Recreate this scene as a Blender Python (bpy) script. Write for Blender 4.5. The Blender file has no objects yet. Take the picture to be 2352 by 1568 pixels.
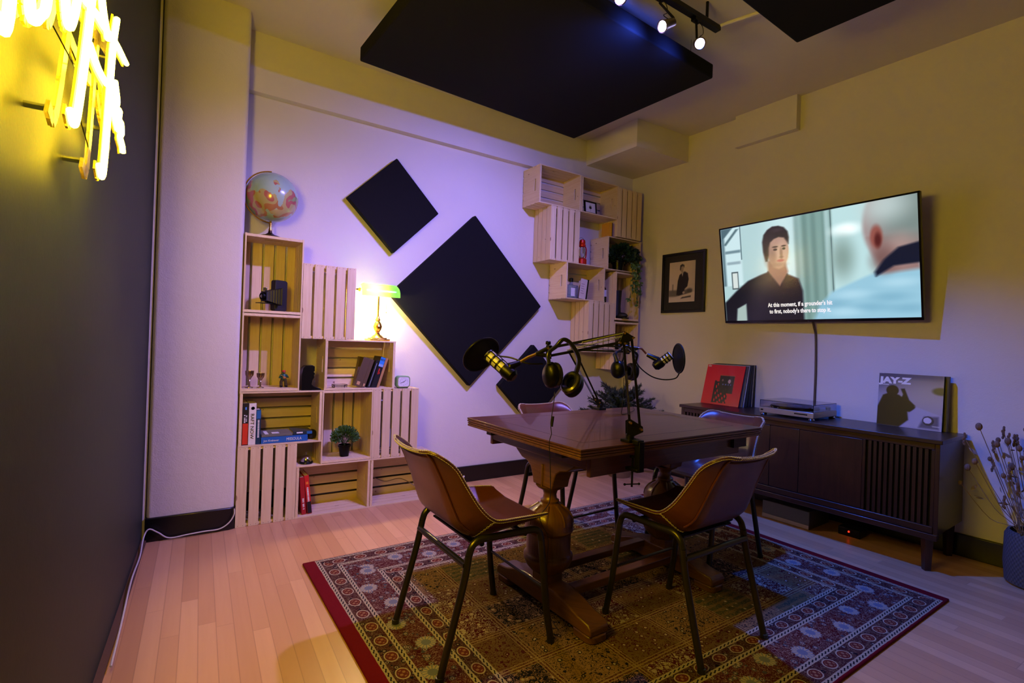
import bpy, math, random
import numpy as np
from mathutils import Vector, Matrix, Euler
R_ = random.Random(7)
PI = math.pi
COL = bpy.context.scene.collection
V = Vector

# ---------------------------------------------------------------- mesh builder
class MB:
    def __init__(s): s.v=[]; s.f=[]; s.uv=[]
    def face(s, idx, uv=None):
        s.f.append(tuple(idx)); s.uv.append(uv or [(s.v[i][0], s.v[i][1]) for i in idx])
    def box(s, x0,x1,y0,y1,z0,z1, M=None, rnd=True):
        o=len(s.v); P=[V((x,y,z)) for x in (x0,x1) for y in (y0,y1) for z in (z0,z1)]
        L=[x1-x0,y1-y0,z1-z0]; ax=max(range(3), key=lambda i:L[i]); k=R_.random()*40 if rnd else 0
        s.v += [tuple(M@p if M else p) for p in P]
        for q in ((0,1,3,2),(4,6,7,5),(0,4,5,1),(2,3,7,6),(0,2,6,4),(1,5,7,3)):
            uv=[]
            oth=[i for i in range(3) if i!=ax]
            for i in q:
                p=P[i]; uv.append((p[ax]+k, p[oth[0]]+p[oth[1]]*.97+k*1.7))
            s.f.append(tuple(o+i for i in q)); s.uv.append(uv)
        return s
    def cbox(s, c, d, M=None):
        return s.box(c[0]-d[0]/2,c[0]+d[0]/2,c[1]-d[1]/2,c[1]+d[1]/2,c[2]-d[2]/2,c[2]+d[2]/2,M)
    def bar(s, p, q, w, h, up=(0,0,1)):
        p=V(p);q=V(q);d=(q-p);L=d.length;d.normalize();u=V(up)
        if abs(d.dot(u))>.98: u=V((1,0,0))
        a=d.cross(u).normalized(); b=a.cross(d).normalized()
        M=Matrix((( d.x,a.x,b.x,p.x),(d.y,a.y,b.y,p.y),(d.z,a.z,b.z,p.z),(0,0,0,1)))
        return s.box(0,L,-w/2,w/2,-h/2,h/2,M)
    def tube(s, pts, r, n=10, cap=True, closed=False):
        pts=[V(p) for p in pts]; m=len(pts); rr=r if isinstance(r,(list,tuple)) else [r]*m
        o=len(s.v); t0=(pts[1]-pts[0]).normalized(); nrm=V((0,0,1)) if abs(t0.z)<.9 else V((1,0,0))
        nrm=(nrm-t0*nrm.dot(t0)).normalized(); acc=0
        for i,p in enumerate(pts):
            if closed: t=(pts[(i+1)%m]-pts[i-1])
            else: t=(pts[min(i+1,m-1)]-pts[max(i-1,0)])
            t=t.normalized() if t.length>1e-9 else t0
            nrm=(nrm-t*nrm.dot(t)); nrm=nrm.normalized() if nrm.length>1e-6 else V((0,1,0)); b=t.cross(nrm)
            for k in range(n):
                a=2*PI*k/n; s.v.append(tuple(p+nrm*(math.cos(a)*rr[i])+b*(math.sin(a)*rr[i])))
        for i in range(m if closed else m-1):
            i2=(i+1)%m; 
            for k in range(n):
                k2=(k+1)%n; s.f.append((o+i*n+k,o+i*n+k2,o+i2*n+k2,o+i2*n+k)); 
                s.uv.append([(i*.02,k/n*.1),(i*.02,(k+1)/n*.1),((i+1)*.02,(k+1)/n*.1),((i+1)*.02,k/n*.1)])
        if cap and not closed:
            s.f.append(tuple(o+k for k in range(n))[::-1]); s.uv.append([(0,0)]*n)
            s.f.append(tuple(o+(m-1)*n+k for k in range(n))); s.uv.append([(0,0)]*n)
        return s
    def lathe(s, prof, c=(0,0,0), n=24, M=None, cap=True):
        o=len(s.v); c=V(c)
        for (r,z) in prof:
            for k in range(n):
                a=2*PI*k/n; p=V((r*math.cos(a),r*math.sin(a),z)); p=(M@p if M else p)+c; s.v.append(tuple(p))
        m=len(prof)
        for i in range(m-1):
            for k in range(n):
                k2=(k+1)%n; s.f.append((o+i*n+k,o+i*n+k2,o+(i+1)*n+k2,o+(i+1)*n+k))
                s.uv.append([(prof[i][1],k/n*.3),(prof[i][1],(k+1)/n*.3),(prof[i+1][1],(k+1)/n*.3),(prof[i+1][1],k/n*.3)])
        if cap:
            if prof[0][0]>1e-5: s.f.append(tuple(o+k for k in range(n))[::-1]); s.uv.append([(0,0)]*n)
            if prof[-1][0]>1e-5: s.f.append(tuple(o+(m-1)*n+k for k in range(n))); s.uv.append([(0,0)]*n)
        return s
    def prism(s, poly, h0, h1, M):
        """poly 2-D (a,b) extruded along the third axis; M maps (a,b,h) to space"""
        o=len(s.v); n=len(poly)
        for h in (h0,h1):
            for a,b in poly: s.v.append(tuple(M@V((a,b,h))))
        s.f.append(tuple(range(o,o+n))[::-1]); s.uv.append([(poly[i][0],poly[i][1]) for i in range(n)][::-1])
        s.f.append(tuple(range(o+n,o+2*n))); s.uv.append([(poly[i][0],poly[i][1]) for i in range(n)])
        for i in range(n):
            j=(i+1)%n; s.f.append((o+i,o+j,o+n+j,o+n+i)); s.uv.append([(poly[i][0],poly[i][1]),(poly[j][0],poly[j][1]),(poly[j][0],poly[j][1]+.02),(poly[i][0],poly[i][1]+.02)])
        return s
    def sphere(s, c, r, n=20, m=12, sc=(1,1,1), M=None):
        prof=[(max(1e-4,r*math.sin(PI*i/m)),-r*math.cos(PI*i/m)) for i in range(m+1)]
        S=Matrix.Diagonal((sc[0],sc[1],sc[2],1)); return s.lathe(prof,c,n,(M@S if M else S),cap=False)
    def grid(s, fn, nu, nv, flip=False):
        o=len(s.v)
        for j in range(nv+1):
            for i in range(nu+1): s.v.append(tuple(fn(i/nu,j/nv)))
        for j in range(nv):
            for i in range(nu):
                a=o+j*(nu+1)+i; q=(a,a+1,a+nu+2,a+nu+1)
                uv=[(i/nu,j/nv),((i+1)/nu,j/nv),((i+1)/nu,(j+1)/nv),(i/nu,(j+1)/nv)]
                if flip: q=q[::-1]; uv=uv[::-1]
                s.f.append(q); s.uv.append(uv)
        return s
    def mesh(s, name, mat=None, angle=35, fix=True):
        me=bpy.data.meshes.new(name); me.from_pydata([tuple(v) for v in s.v],[],s.f)
        ul=me.uv_layers.new(name='UVMap'); flat=[c for f in s.uv for uv in f for c in uv]
        ul.data.foreach_set('uv',flat)
        me.polygons.foreach_set('use_smooth',[True]*len(me.polygons))
        if fix:
            import bmesh
            bm=bmesh.new(); bm.from_mesh(me); bmesh.ops.recalc_face_normals(bm,faces=bm.faces[:]); bm.to_mesh(me); bm.free()
        me.set_sharp_from_angle(angle=math.radians(angle))
        if mat: me.materials.append(mat)
        me.update(); return me

def obj(name, mb, mat, parent=None, loc=None, rot=None, bevel=0, angle=35, label=None, fix=True):
    me = mb.mesh(name, mat, angle, fix) if isinstance(mb, MB) else mb
    o=bpy.data.objects.new(name, me); COL.objects.link(o)
    if mat and not isinstance(mb, MB) and not me.materials: me.materials.append(mat)
    if parent: o.parent=parent
    if loc: o.location=loc
    if rot: o.rotation_euler=rot
    if bevel:
        b=o.modifiers.new('b','BEVEL'); b.width=bevel; b.segments=2; b.limit_method='ANGLE'; b.angle_limit=math.radians(40)
    if label: o['label']=label
    return o
def tag(o, label, cat, group=None):
    o['label']=label; o['category']=cat
    if group: o['group']=group
    return o
def thing(name, label, cat, loc=(0,0,0), rot=(0,0,0), group=None):
    o=bpy.data.objects.new(name,None); COL.objects.link(o); o.location=loc; o.rotation_euler=rot; o.empty_display_size=.05
    return tag(o,label,cat,group)
def struct(name, mb, mat, **k):
    o=obj(name, mb, mat, **k); o['kind']='structure'; return o
def dup(root, loc=None, rot=None, label=None, group=None, scale=None):
    r=root.copy(); COL.objects.link(r)
    if loc is not None: r.location=loc
    if rot is not None: r.rotation_euler=rot
    if scale: r.scale=scale
    if label: r['label']=label
    if group: r['group']=group
    for ch in [c for c in bpy.data.objects if c.parent==root]:
        c=ch.copy(); COL.objects.link(c); c.parent=r
        for g in [g for g in bpy.data.objects if g.parent==ch]:
            d=g.copy(); COL.objects.link(d); d.parent=c
    return r
def smooth_path(pts, n=8):
    pts=[V(p) for p in pts]; out=[]
    P=[pts[0]*2-pts[1]]+pts+[pts[-1]*2-pts[-2]]
    for i in range(1,len(P)-2):
        p0,p1,p2,p3=P[i-1:i+3]
        for k in range(n):
            t=k/n; out.append(.5*((2*p1)+(p2-p0)*t+(2*p0-5*p1+4*p2-p3)*t*t+(3*p1-p0-3*p2+p3)*t**3))
    out.append(pts[-1]); return out
def text_mesh(body, size, depth=.0004, bold=0.0):
    cu=bpy.data.curves.new('t','FONT'); cu.body=body; cu.size=size; cu.extrude=depth; cu.offset=bold; cu.align_x='LEFT'; cu.resolution_u=3
    o=bpy.data.objects.new('t',cu); COL.objects.link(o)
    dg=bpy.context.evaluated_depsgraph_get(); dg.update()
    me=bpy.data.meshes.new_from_object(o.evaluated_get(dg)); bpy.data.objects.remove(o); return me
def text(name, body, size, mat, parent, M, bold=0, sx=1, width=None, label=None):
    me=text_mesh(body,size,bold=bold)
    if width:
        xs=[v.co.x for v in me.vertices]; w=max(xs)-min(xs); sx=width/w
    me.transform(M@Matrix.Diagonal((sx,1,1,1)))
    me.name=name; me.materials.clear(); me.materials.append(mat); o=obj(name,me,None,parent)
    if label: o['label']=label
    return o
def axes(o, x, y, z):
    x=V(x);y=V(y);z=V(z)
    return Matrix(((x.x,y.x,z.x,o[0]),(x.y,y.y,z.y,o[1]),(x.z,y.z,z.z,o[2]),(0,0,0,1)))

# ---------------------------------------------------------------- node DSL
def s2l(c):
    return tuple((x/12.92 if x<=.04045 else ((x+.055)/1.055)**2.4) for x in c[:3])+(1,)
class N:
    nt=None
    def __init__(s, sock): s.k=sock
    @staticmethod
    def m(op,a,b=None,c=None,clamp=False):
        n=N.nt.nodes.new('ShaderNodeMath'); n.operation=op; n.use_clamp=clamp
        for i,x in enumerate((a,b,c)):
            if x is None: continue
            if isinstance(x,N): N.nt.links.new(x.k,n.inputs[i])
            else: n.inputs[i].default_value=x
        return N(n.outputs[0])
    def __add__(a,b): return N.m('ADD',a,b)
    __radd__=__add__
    def __sub__(a,b): return N.m('SUBTRACT',a,b)
    def __rsub__(a,b): return N.m('SUBTRACT',b,a)
    def __mul__(a,b): return N.m('MULTIPLY',a,b)
    __rmul__=__mul__
    def __truediv__(a,b): return N.m('DIVIDE',a,b)
    def lt(a,b): return N.m('LESS_THAN',a,b)
    def gt(a,b): return N.m('GREATER_THAN',a,b)
    def abs(a): return N.m('ABSOLUTE',a)
    def frac(a): return N.m('FRACT',a)
    def floor(a): return N.m('FLOOR',a)
    def sin(a): return N.m('SINE',a)
    def sqrt(a): return N.m('SQRT',a)
    def mn(a,b): return N.m('MINIMUM',a,b)
    def mx(a,b): return N.m('MAXIMUM',a,b)
def band(x,a,b): return x.gt(a)*x.lt(b)
def vec(x,y,z=0.0):
    n=N.nt.nodes.new('ShaderNodeCombineXYZ')
    for i,q in enumerate((x,y,z)):
        if isinstance(q,N): N.nt.links.new(q.k,n.inputs[i])
        else: n.inputs[i].default_value=q
    return N(n.outputs[0])
def sep(v):
    n=N.nt.nodes.new('ShaderNodeSeparateXYZ'); N.nt.links.new(v.k,n.inputs[0]); return [N(o) for o in n.outputs]
def tc(which='Object'):
    n=N.nt.nodes.new('ShaderNodeTexCoord'); return N(n.outputs[which])
def noise(v,scale,detail=2,rough=.5,dist=0):
    n=N.nt.nodes.new('ShaderNodeTexNoise'); N.nt.links.new(v.k,n.inputs['Vector'])
    n.inputs['Scale'].default_value=scale; n.inputs['Detail'].default_value=detail; n.inputs['Roughness'].default_value=rough; n.inputs['Distortion'].default_value=dist
    return N(n.outputs[0])
def voro(v,scale,feature='F1',out=0):
    n=N.nt.nodes.new('ShaderNodeTexVoronoi'); n.feature=feature; N.nt.links.new(v.k,n.inputs['Vector']); n.inputs['Scale'].default_value=scale
    return N(n.outputs[out])
def white(v):
    n=N.nt.nodes.new('ShaderNodeTexWhiteNoise'); n.noise_dimensions='3D'; N.nt.links.new(v.k,n.inputs['Vector']); return N(n.outputs['Value'])
def mix(f,a,b):
    n=N.nt.nodes.new('ShaderNodeMix'); n.data_type='RGBA'
    def put(i,x):
        if isinstance(x,N): N.nt.links.new(x.k,n.inputs[i])
        else: n.inputs[i].default_value=x if not isinstance(x,(int,float)) else x
    put(0,f); put(6,a); put(7,b); return N(n.outputs[2])
def ramp(f,stops):
    n=N.nt.nodes.new('ShaderNodeValToRGB'); N.nt.links.new(f.k,n.inputs[0]); e=n.color_ramp.elements
    while len(e)<len(stops): e.new(.5)
    for i,(p,c) in enumerate(stops): e[i].position=p; e[i].color=c
    return N(n.outputs[0])
def smap(v,sc):
    n=N.nt.nodes.new('ShaderNodeMapping'); N.nt.links.new(v.k,n.inputs[0]); n.inputs['Scale'].default_value=sc; return N(n.outputs[0])
def objrand():
    n=N.nt.nodes.new('ShaderNodeObjectInfo'); return N(n.outputs['Random'])
MC={}
def newmat(name):
    m=bpy.data.materials.new(name); m.use_nodes=True; N.nt=m.node_tree; b=m.node_tree.nodes['Principled BSDF']; return m,b
def setin(b,key,x):
    if isinstance(x,N): N.nt.links.new(x.k,b.inputs[key])
    else: b.inputs[key].default_value=x
def bump(b,h,strength=.3,dist=.002):
    n=N.nt.nodes.new('ShaderNodeBump'); N.nt.links.new(h.k,n.inputs['Height']); n.inputs['Strength'].default_value=strength; n.inputs['Distance'].default_value=dist
    N.nt.links.new(n.outputs[0],b.inputs['Normal'])
def plain(name,c,rough=.5,metal=0,spec=.5,em=0,emc=None,alpha=1,trans=0,coat=0,var=.06,srgb=True):
    """colour with a faint procedural mottle"""
    if name in MC: return MC[name]
    m,b=newmat(name); c=s2l(c) if srgb else tuple(c)+(1,)
    if var:
        n=noise(tc(),60,3); d=tuple(x*(1-var*2) for x in c[:3])+(1,)
        setin(b,'Base Color',mix(n,d,tuple(min(1,x*(1+var)) for x in c[:3])+(1,)))
    else: b.inputs['Base Color'].default_value=c
    b.inputs['Roughness'].default_value=rough; b.inputs['Metallic'].default_value=metal
    b.inputs['Specular IOR Level'].default_value=spec; b.inputs['Alpha'].default_value=alpha
    b.inputs['Transmission Weight'].default_value=trans; b.inputs['Coat Weight'].default_value=coat
    if em: b.inputs['Emission Color'].default_value=s2l(emc) if emc else c; b.inputs['Emission Strength'].default_value=em
    MC[name]=m; return m
def wood(name,c0,c1,rough=.55,scale=1,knots=0,coat=0,rnd=.0,bmp=.15):
    m,b=newmat(name); uv=tc('UV'); v=smap(uv,(2.2*scale,38*scale,1)); n=noise(v,1.6,5,.6,.6); n2=noise(smap(uv,(6*scale,220*scale,1)),1,2)
    f=(n*.75+n2*.35-.05); col=ramp(f,[(.28,s2l(c0)),(.72,s2l(c1))])
    if knots:
        k=voro(smap(uv,(1,2.4,1)),6.5); sp=noise(uv,9,1); mask=N.m('MULTIPLY',N.m('LESS_THAN',k,.11),N.m('GREATER_THAN',sp,.53)); 
        col=mix(mask*.75,col,s2l((.45,.26,.14)))
    if rnd:
        r=objrand(); col=mix(r*rnd,col,s2l(tuple(x*.82 for x in c0)))
    setin(b,'Base Color',col); b.inputs['Roughness'].default_value=rough; b.inputs['Coat Weight'].default_value=coat; bump(b,n2,bmp,.001); MC[name]=m; return m
def picture(name, w, h, fn, nx, ny, M, mat, parent):
    """a flat picture: grid mesh in the (x right, y up) plane of M, coloured by fn(u,v) -> rgb (sRGB)"""
    u,v=np.meshgrid(np.linspace(0,1,nx+1),np.linspace(0,1,ny+1)); rgb=np.clip(fn(u,v),0,1)
    lin=np.where(rgb<=.04045,rgb/12.92,((rgb+.055)/1.055)**2.4)
    co=np.stack([(u-.5)*w,(v-.5)*h,np.zeros_like(u)],-1).reshape(-1,3)
    me=bpy.data.meshes.new(name); i=np.arange((nx+1)*(ny+1)).reshape(ny+1,nx+1)
    f=np.stack([i[:-1,:-1],i[:-1,1:],i[1:,1:],i[1:,:-1]],-1).reshape(-1,4)
    me.from_pydata(co.tolist(),[],f.tolist()); ca=me.color_attributes.new('picture','FLOAT_COLOR','POINT')
    ca.data.foreach_set('color',np.concatenate([lin.reshape(-1,3),np.ones((lin.size//3,1))],1).astype(np.float32).ravel())
    me.transform(M); me.materials.append(mat); me.update(); return obj(name,me,None,parent)
def attr_mat(name,rough=.5,em=0,coat=0):
    m,b=newmat(name); a=N.nt.nodes.new('ShaderNodeAttribute'); a.attribute_name='picture'; c=N(a.outputs['Color'])
    if em:
        b.inputs['Base Color'].default_value=(.01,.01,.01,1); setin(b,'Emission Color',c); b.inputs['Emission Strength'].default_value=em
    else: setin(b,'Base Color',c)
    b.inputs['Roughness'].default_value=rough; b.inputs['Coat Weight'].default_value=coat; return m
# ---------------------------------------------------------------- materials
def wall_mat(name,c,rough=.75,b_=.25):
    m,b=newmat(name); v=tc(); n=noise(v,3,4); n2=noise(v,140,3); setin(b,'Base Color',mix(n,s2l(tuple(x*.96 for x in c)),s2l(c)))
    b.inputs['Roughness'].default_value=rough; b.inputs['Specular IOR Level'].default_value=.3; bump(b,n2+noise(v,22,3)*2,b_,.002); return m
M_white=wall_mat('painted_plaster',(.84,.82,.80)); M_ceil=wall_mat('ceiling_paint',(.82,.80,.77))
M_col=wall_mat('painted_concrete',(.83,.81,.79),.7,.5); M_green=wall_mat('dark_green_paint',(.165,.20,.165),.6,.12)
M_base=plain('black_baseboard',(.045,.04,.045),.3)
def floor_mat():
    m,b=newmat('maple_planks'); x,y,z=sep(tc()); a=.031; u=x*math.cos(a)-y*math.sin(a); w=y*math.cos(a)+x*math.sin(a)
    W=.0585; row=(u/W).floor(); r1=white(vec(row,3.0,1.0)); t=(w/1.05+r1*7.0); br=t.floor(); r2=white(vec(row,br,5.0))
    eu=(u/W).frac(); ew=t.frac(); seam=(eu.lt(.03)).mx(eu.gt(.975)).mx(ew.lt(.0022))
    g=noise(vec(u*30,w*1.6+r2*20,r2*9),1.5,4,.6,.4)
    c=mix(r2,s2l((.74,.55,.38)),s2l((.84,.66,.48))); c=mix(g*.35,c,s2l((.70,.50,.34))); c=mix(seam*.3,c,s2l((.42,.27,.16)))
    setin(b,'Base Color',c); setin(b,'Roughness',g*.15+.30); bump(b,1.0-seam,.25,.001); b.inputs['Coat Weight'].default_value=.12; b.inputs['Coat Roughness'].default_value=.25
    return m
def rug_mat(W,L):
    m,b=newmat('woven_rug'); x,y,z=sep(tc()); wob=(noise(tc(),30,1)-.5)*.004; x=x+wob; y=y+wob
    dx=x.mn(W-x)-.055; dy=y.mn(L-y)-.008; d=dx.mn(dy); sel=dx.lt(dy); s=sel*y+(1.0-sel)*x
    red=s2l((.38,.03,.08)); dred=s2l((.25,.03,.06)); cream=s2l((.60,.55,.45)); navy=s2l((.05,.05,.09)); tan=s2l((.38,.30,.18)); olive=s2l((.20,.22,.15)); grey=s2l((.42,.43,.45))
    P=vec(x,y,0.0)
    def rings(u,v,r):  # radius of a rosette
        return ((u*u+v*v).sqrt())/r
    v2=voro(P,30); n1=noise(P,36,1.5,.5,2.2); n2=noise(P,95,2); n4=noise(P,60,1,.5,1.5)
    squig=band(n1,.465,.505).mx(band(n4,.475,.50)); dots=v2.lt(.20)
    def floral(bg,ca,cb,cc):
        c=mix(squig,bg,ca); c=mix(dots,c,cb); c=mix(v2.lt(.10),c,bg); return mix(band(v2,.22,.30),c,cc)
    # plain bound edge
    col=mix(n2*.3,red,dred)
    # main red border with rosettes
    main=floral(dred,s2l((.50,.42,.36)),s2l((.55,.50,.44)),s2l((.22,.26,.28)))
    fs=(s/.165).frac()-.5; idx=(s/.165).floor(); odd=(idx*.5).frac().gt(.2); off=(odd*2.0-1.0)*.025
    ru=fs*.165; rv=d-(.165+off*1.0); rr=(ru*ru+rv*rv).sqrt(); ang=N.m('ARCTAN2',ru,rv); pet=(ang*14.0).sin()*.003
    ros=mix((rr).lt(.018),mix((ang*14.0).sin().gt(-.4),grey,cream),s2l((.38,.40,.44))); main=mix((rr+pet).lt(.037),main,ros)
    # medallion bands
    def medal(d0,w,per,bg):
        c=floral(bg,s2l((.42,.35,.28)),s2l((.48,.44,.38)),navy); fs=((s/per).frac()-.5)*per; dv=d-(d0+w/2)
        q=((fs.abs())*.85+(dv.abs())*.55).mx((fs.abs())*.55+dv.abs()*1.0)*1.0; e=(fs*fs/(per*.30*per*.30)+dv*dv/(w*.40*w*.40)).sqrt()
        c=mix(e.lt(1.0),c,cream); c=mix(e.lt(.82),c,s2l((.34,.13,.11)))
        grid=((fs*260.0).sin()*(dv*260.0).sin()).gt(.15)
        return mix(e.lt(.62)*grid,c,s2l((.52,.38,.27)))
    def guard(c,a,w):
        k=band(d,a,a+w); e=band(d+((s/.024)*6.2832).sin()*w*.13,a+w*.36,a+w*.62)*(((s/.024).frac()-.5).abs().lt(.40))
        g=mix(e,cream,navy); return mix(k,c,g)
    m1=medal(.022,.062,.105,s2l((.22,.07,.09))); col=mix(band(d,.0,.022),col,cream); col=mix(band(d,.018,.09),col,m1)
    col=guard(col,.0,.02); col=mix(band(d,.10,.235),col,main); col=guard(col,.084,.02); col=guard(col,.232,.02)
    m2=medal(.252,.055,.105,s2l((.20,.07,.09))); col=mix(band(d,.252,.307),col,m2); col=guard(col,.307,.018)
    # compartment field
    cu=x/.27; cv=y/.205; ci=cu.floor(); cj=cv.floor(); h=white(vec(ci,cj,2.0)); fu=(cu.frac()-.5).abs(); fv=(cv.frac()-.5).abs()
    bg=ramp(h,[(0,tan),(.28,dred),(.46,olive),(.64,navy),(.80,s2l((.46,.35,.22)))]); bg.k.node.color_ramp.interpolation='CONSTANT'
    fg=ramp(h,[(0,dred),(.28,cream),(.46,tan),(.64,s2l((.50,.38,.32))),(.80,navy)]); fg.k.node.color_ramp.interpolation='CONSTANT'
    nb=noise(P,40,1.5,.5,2.4); lines=N.m('MULTIPLY',h.gt(.46),h.lt(.64)); pat=band(nb,.45,.52).mx(band(v2,.18,.27)); pat2=((y*180.0+n1*3.0).sin().gt(.2))*n2.gt(.42)
    fld=mix(pat.mx(pat2*lines),bg,fg); fld=mix(v2.lt(.16),fld,cream)
    fr=(fu.gt(.5-.052)).mx(fv.gt(.5-.068)); fe=(band(fu,.5-.052,.5-.040)).mx(band(fv,.5-.068,.5-.052)).mx(fu.gt(.5-.010)).mx(fv.gt(.5-.013)); zig=band(noise(P,75,1,.5,1.6),.44,.53)
    fld=mix(fr,fld,mix(zig,s2l((.26,.09,.08)),s2l((.46,.37,.24)))); fld=mix(fe*fr,fld,s2l((.50,.42,.28)))
    col=mix(d.gt(.325),col,fld); col=mix(d.lt(.0),col,red)
    setin(b,'Base Color',col); b.inputs['Roughness'].default_value=.95; b.inputs['Specular IOR Level'].default_value=.1; b.inputs['Sheen Weight'].default_value=.0
    bump(b,n2+noise(P,300,1),.5,.002); return m

# ---------------------------------------------------------------- the room
HC=2.959; YB=.245; YF=-5.4
TH=-.0359; TL=.048
def xr(y): return 3.327+(y-YB)*math.tan(TH)
def xl(y): return -.430+(y-.04)*TL
ND=V((math.sin(TH),math.cos(TH),0))      # direction of the right wall (towards the back)
NR=V((-math.cos(TH),math.sin(TH),0))     # normal of the right wall, into the room
def wallprism(x0a,x1a,ya,yb,fx0,fx1,z0,z1):
    b=MB(); P=[(fx0(ya),ya),(fx1(ya),ya),(fx1(yb),yb),(fx0(yb),yb)]
    return b.prism(P,z0,z1,Matrix.Identity(4))
I4=Matrix.Identity(4)
struct('floor', MB().prism([(xl(YF)-.2,YF-.1),(xr(YF)+.2,YF-.1),(xr(YB)+.2,YB+.2),(xl(YB)-.2,YB+.2)],-.1,0,I4), floor_mat())
struct('ceiling', MB().prism([(xl(YF)-.2,YF-.1),(xr(YF)+.2,YF-.1),(xr(YB)+.2,YB+.2),(xl(YB)-.2,YB+.2)],HC,HC+.1,I4), M_ceil)
struct('wall_right', wallprism(0,0,YF,YB+.15,xr,lambda y:xr(y)+.15,0,HC), M_white)
struct('wall_left', wallprism(0,0,YF,.03,lambda y:xl(y)-.15,xl,0,HC), M_green)
# back wall: upper beam stands proud of the wall below it
struct('wall_back', MB().box(-.6,xr(YB)+.1,.262,YB+.2,0,2.595).box(-.6,xr(YB)+.1,.205,YB+.2,2.595,HC), M_white)
struct('wall_front', MB().box(xl(YF)-.1,xr(YF)+.1,YF-.15,YF,0,HC), plain('far_wall_paint',(.55,.53,.50),.8))
# rounded column, proud of the back wall
cp=[(-.415,YB+.1),(-.415,.02),(-.408,.006),(-.395,0)]
for k in range(7):
    a=PI/2*k/6; cp.append((-.030+.026*math.sin(a),.026-.026*math.cos(a)))
cp+=[(-.004,YB+.1)]
struct('trim_1', MB().prism(cp,0,HC,I4), M_col, angle=50)
struct('trim_2', MB().box(xl(0)-.02,-.42,.02,YB+.1,0,HC), M_white)
struct('trim_3', MB().prism([(2.725,YB+.02),(2.74,-.385),(xr(-.41)+.02,-.415),(xr(YB)+.02,YB+.02)],2.735,HC,I4), M_white)
f_=lambda y,o:xr(y)-o
struct('trim_4', MB().prism([(f_(-.875,.048),-.875),(f_(-1.345,.055),-1.345),(xr(-1.345)+.02,-1.345),(xr(-.875)+.02,-.875)],2.712,HC,I4), M_white)
def bboard(name,pts,off):
    b=MB(); b.prism(pts,0,.125,I4); return struct(name,b,M_base,bevel=.004)
bboard('baseboard_right',[(xr(YF)-.018,YF),(xr(YF)+.01,YF),(xr(YB)+.01,YB+.04),(xr(YB)-.018,YB+.04)],0)
bboard('baseboard_back',[(0,.244),(0,.264),(xr(YB),.264),(xr(YB),.244)],0)
cb=[(-.42,-.006),(-.408,-.014),(-.03,-.014),(-.004,-.002),(.008,.02),(.008,.24),(-.42,.24)]
bboard('baseboard_column',cb,0)
struct('baseboard_left', wallprism(0,0,YF,0.0,xl,lambda y:xl(y)+.022,0,.012), plain('floor_edge_strip',(.36,.25,.2),.6))
# rug
RW,RL=2.43,1.80
rug=MB().box(0,RW,0,RL,0,.011,rnd=False)
ro=obj('area_rug',rug,rug_mat(RW,RL),loc=(.247,-2.475,.001),rot=(0,0,.0085),bevel=.004)
tag(ro,'red bordered oriental rug with medallions lying under the table and chairs','rug')

# ---------------------------------------------------------------- ceiling fittings
M_fab=plain('black_acoustic_fabric',(.075,.075,.09),.95,spec=.15); 
def panel(name,pts,z0,z1,label):
    o=obj(name,MB().prism(pts,z0,z1,I4),M_fab,bevel=.008); return tag(o,label,'acoustic panel')
PZ=2.72
p1=panel('ceiling_panel',[(.590,-1.468),(2.295,-1.391),(2.228,-.207),(.531,-.285)],PZ,PZ+.085,'large black fabric panel hanging flat below the ceiling over the table')
p2=panel('ceiling_panel',[(.64,-3.05),(2.405,-2.99),(2.335,-1.856),(.57,-1.925)],PZ,PZ+.085,'black fabric ceiling panel cut by the top right edge, beyond the track')
M_wire=plain('hanger_wire',(.3,.3,.3),.4,1)
for p,pts in ((p1,[(.65,-1.35),(2.2,-1.3),(2.12,-.3),(.65,-.37)]),(p2,[(.75,-2.9),(2.3,-2.85),(2.2,-1.98),(.68,-2.0)])):
    for x,y in pts: obj('hanger_wire',MB().tube([(x,y,PZ+.08),(x,y,HC+.01)],.0015,6),M_wire,p)
def diamond(cx,cz,side,label,y0=.186,roll=0):
    h=side/2*math.sqrt(2); b=MB().cbox((0,0,0),(side,.052,side))
    o=obj('wall_panel',b,M_fab,loc=(cx,y0+.026+.022,cz),rot=(0,math.radians(45)+roll,0),bevel=.007); return tag(o,label,'acoustic panel')
diamond(.957,2.058,.478,'small black diamond panel highest on the back wall, right of the globe')
diamond(1.608,1.430,.945,'largest black diamond acoustic panel, mid back wall beside the green lamp')
diamond(2.215,.765,.478,'small black diamond panel low on the wall, behind the headphones')
# track lighting
M_blk=plain('black_metal',(.05,.05,.055),.35,.6); M_brass=plain('brass',(.8,.62,.3),.25,1); M_chrome=plain('chrome',(.8,.8,.82),.12,1)
M_bul=plain('blue_lens',(.5,.55,1),.3,em=60,emc=(.72,.70,1.0),var=0)
M_dul=plain('dull_steel',(.42,.38,.34),.4,.9)
t=thing('track_light','black ceiling light track with three blue spot heads and conduit','track light',(2.09,-1.56,2.85))
obj('track_rail',MB().cbox((-.72,0,.0),(1.44,.035,.028)),M_blk,t,bevel=.003)
for x in (-.1,-.75,-1.3): obj('mounting_stem',MB().tube([(x,0,.01),(x,0,.12)],.008,10),M_blk,t)
obj('conduit',MB().tube([(-.01,0,.01),(.02,-.05,.02),(.14,-.35,.03),(.2,-.55,.03)],.009,8),M_white,t,label='thin conduit lit yellow')
heads=[((1.315,-1.60,2.685),V((-.25,-.75,-.62))),((1.60,-1.60,2.664),V((-.85,.05,-.52))),((1.884,-1.60,2.681),V((-.55,-.65,-.55)))]
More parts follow.
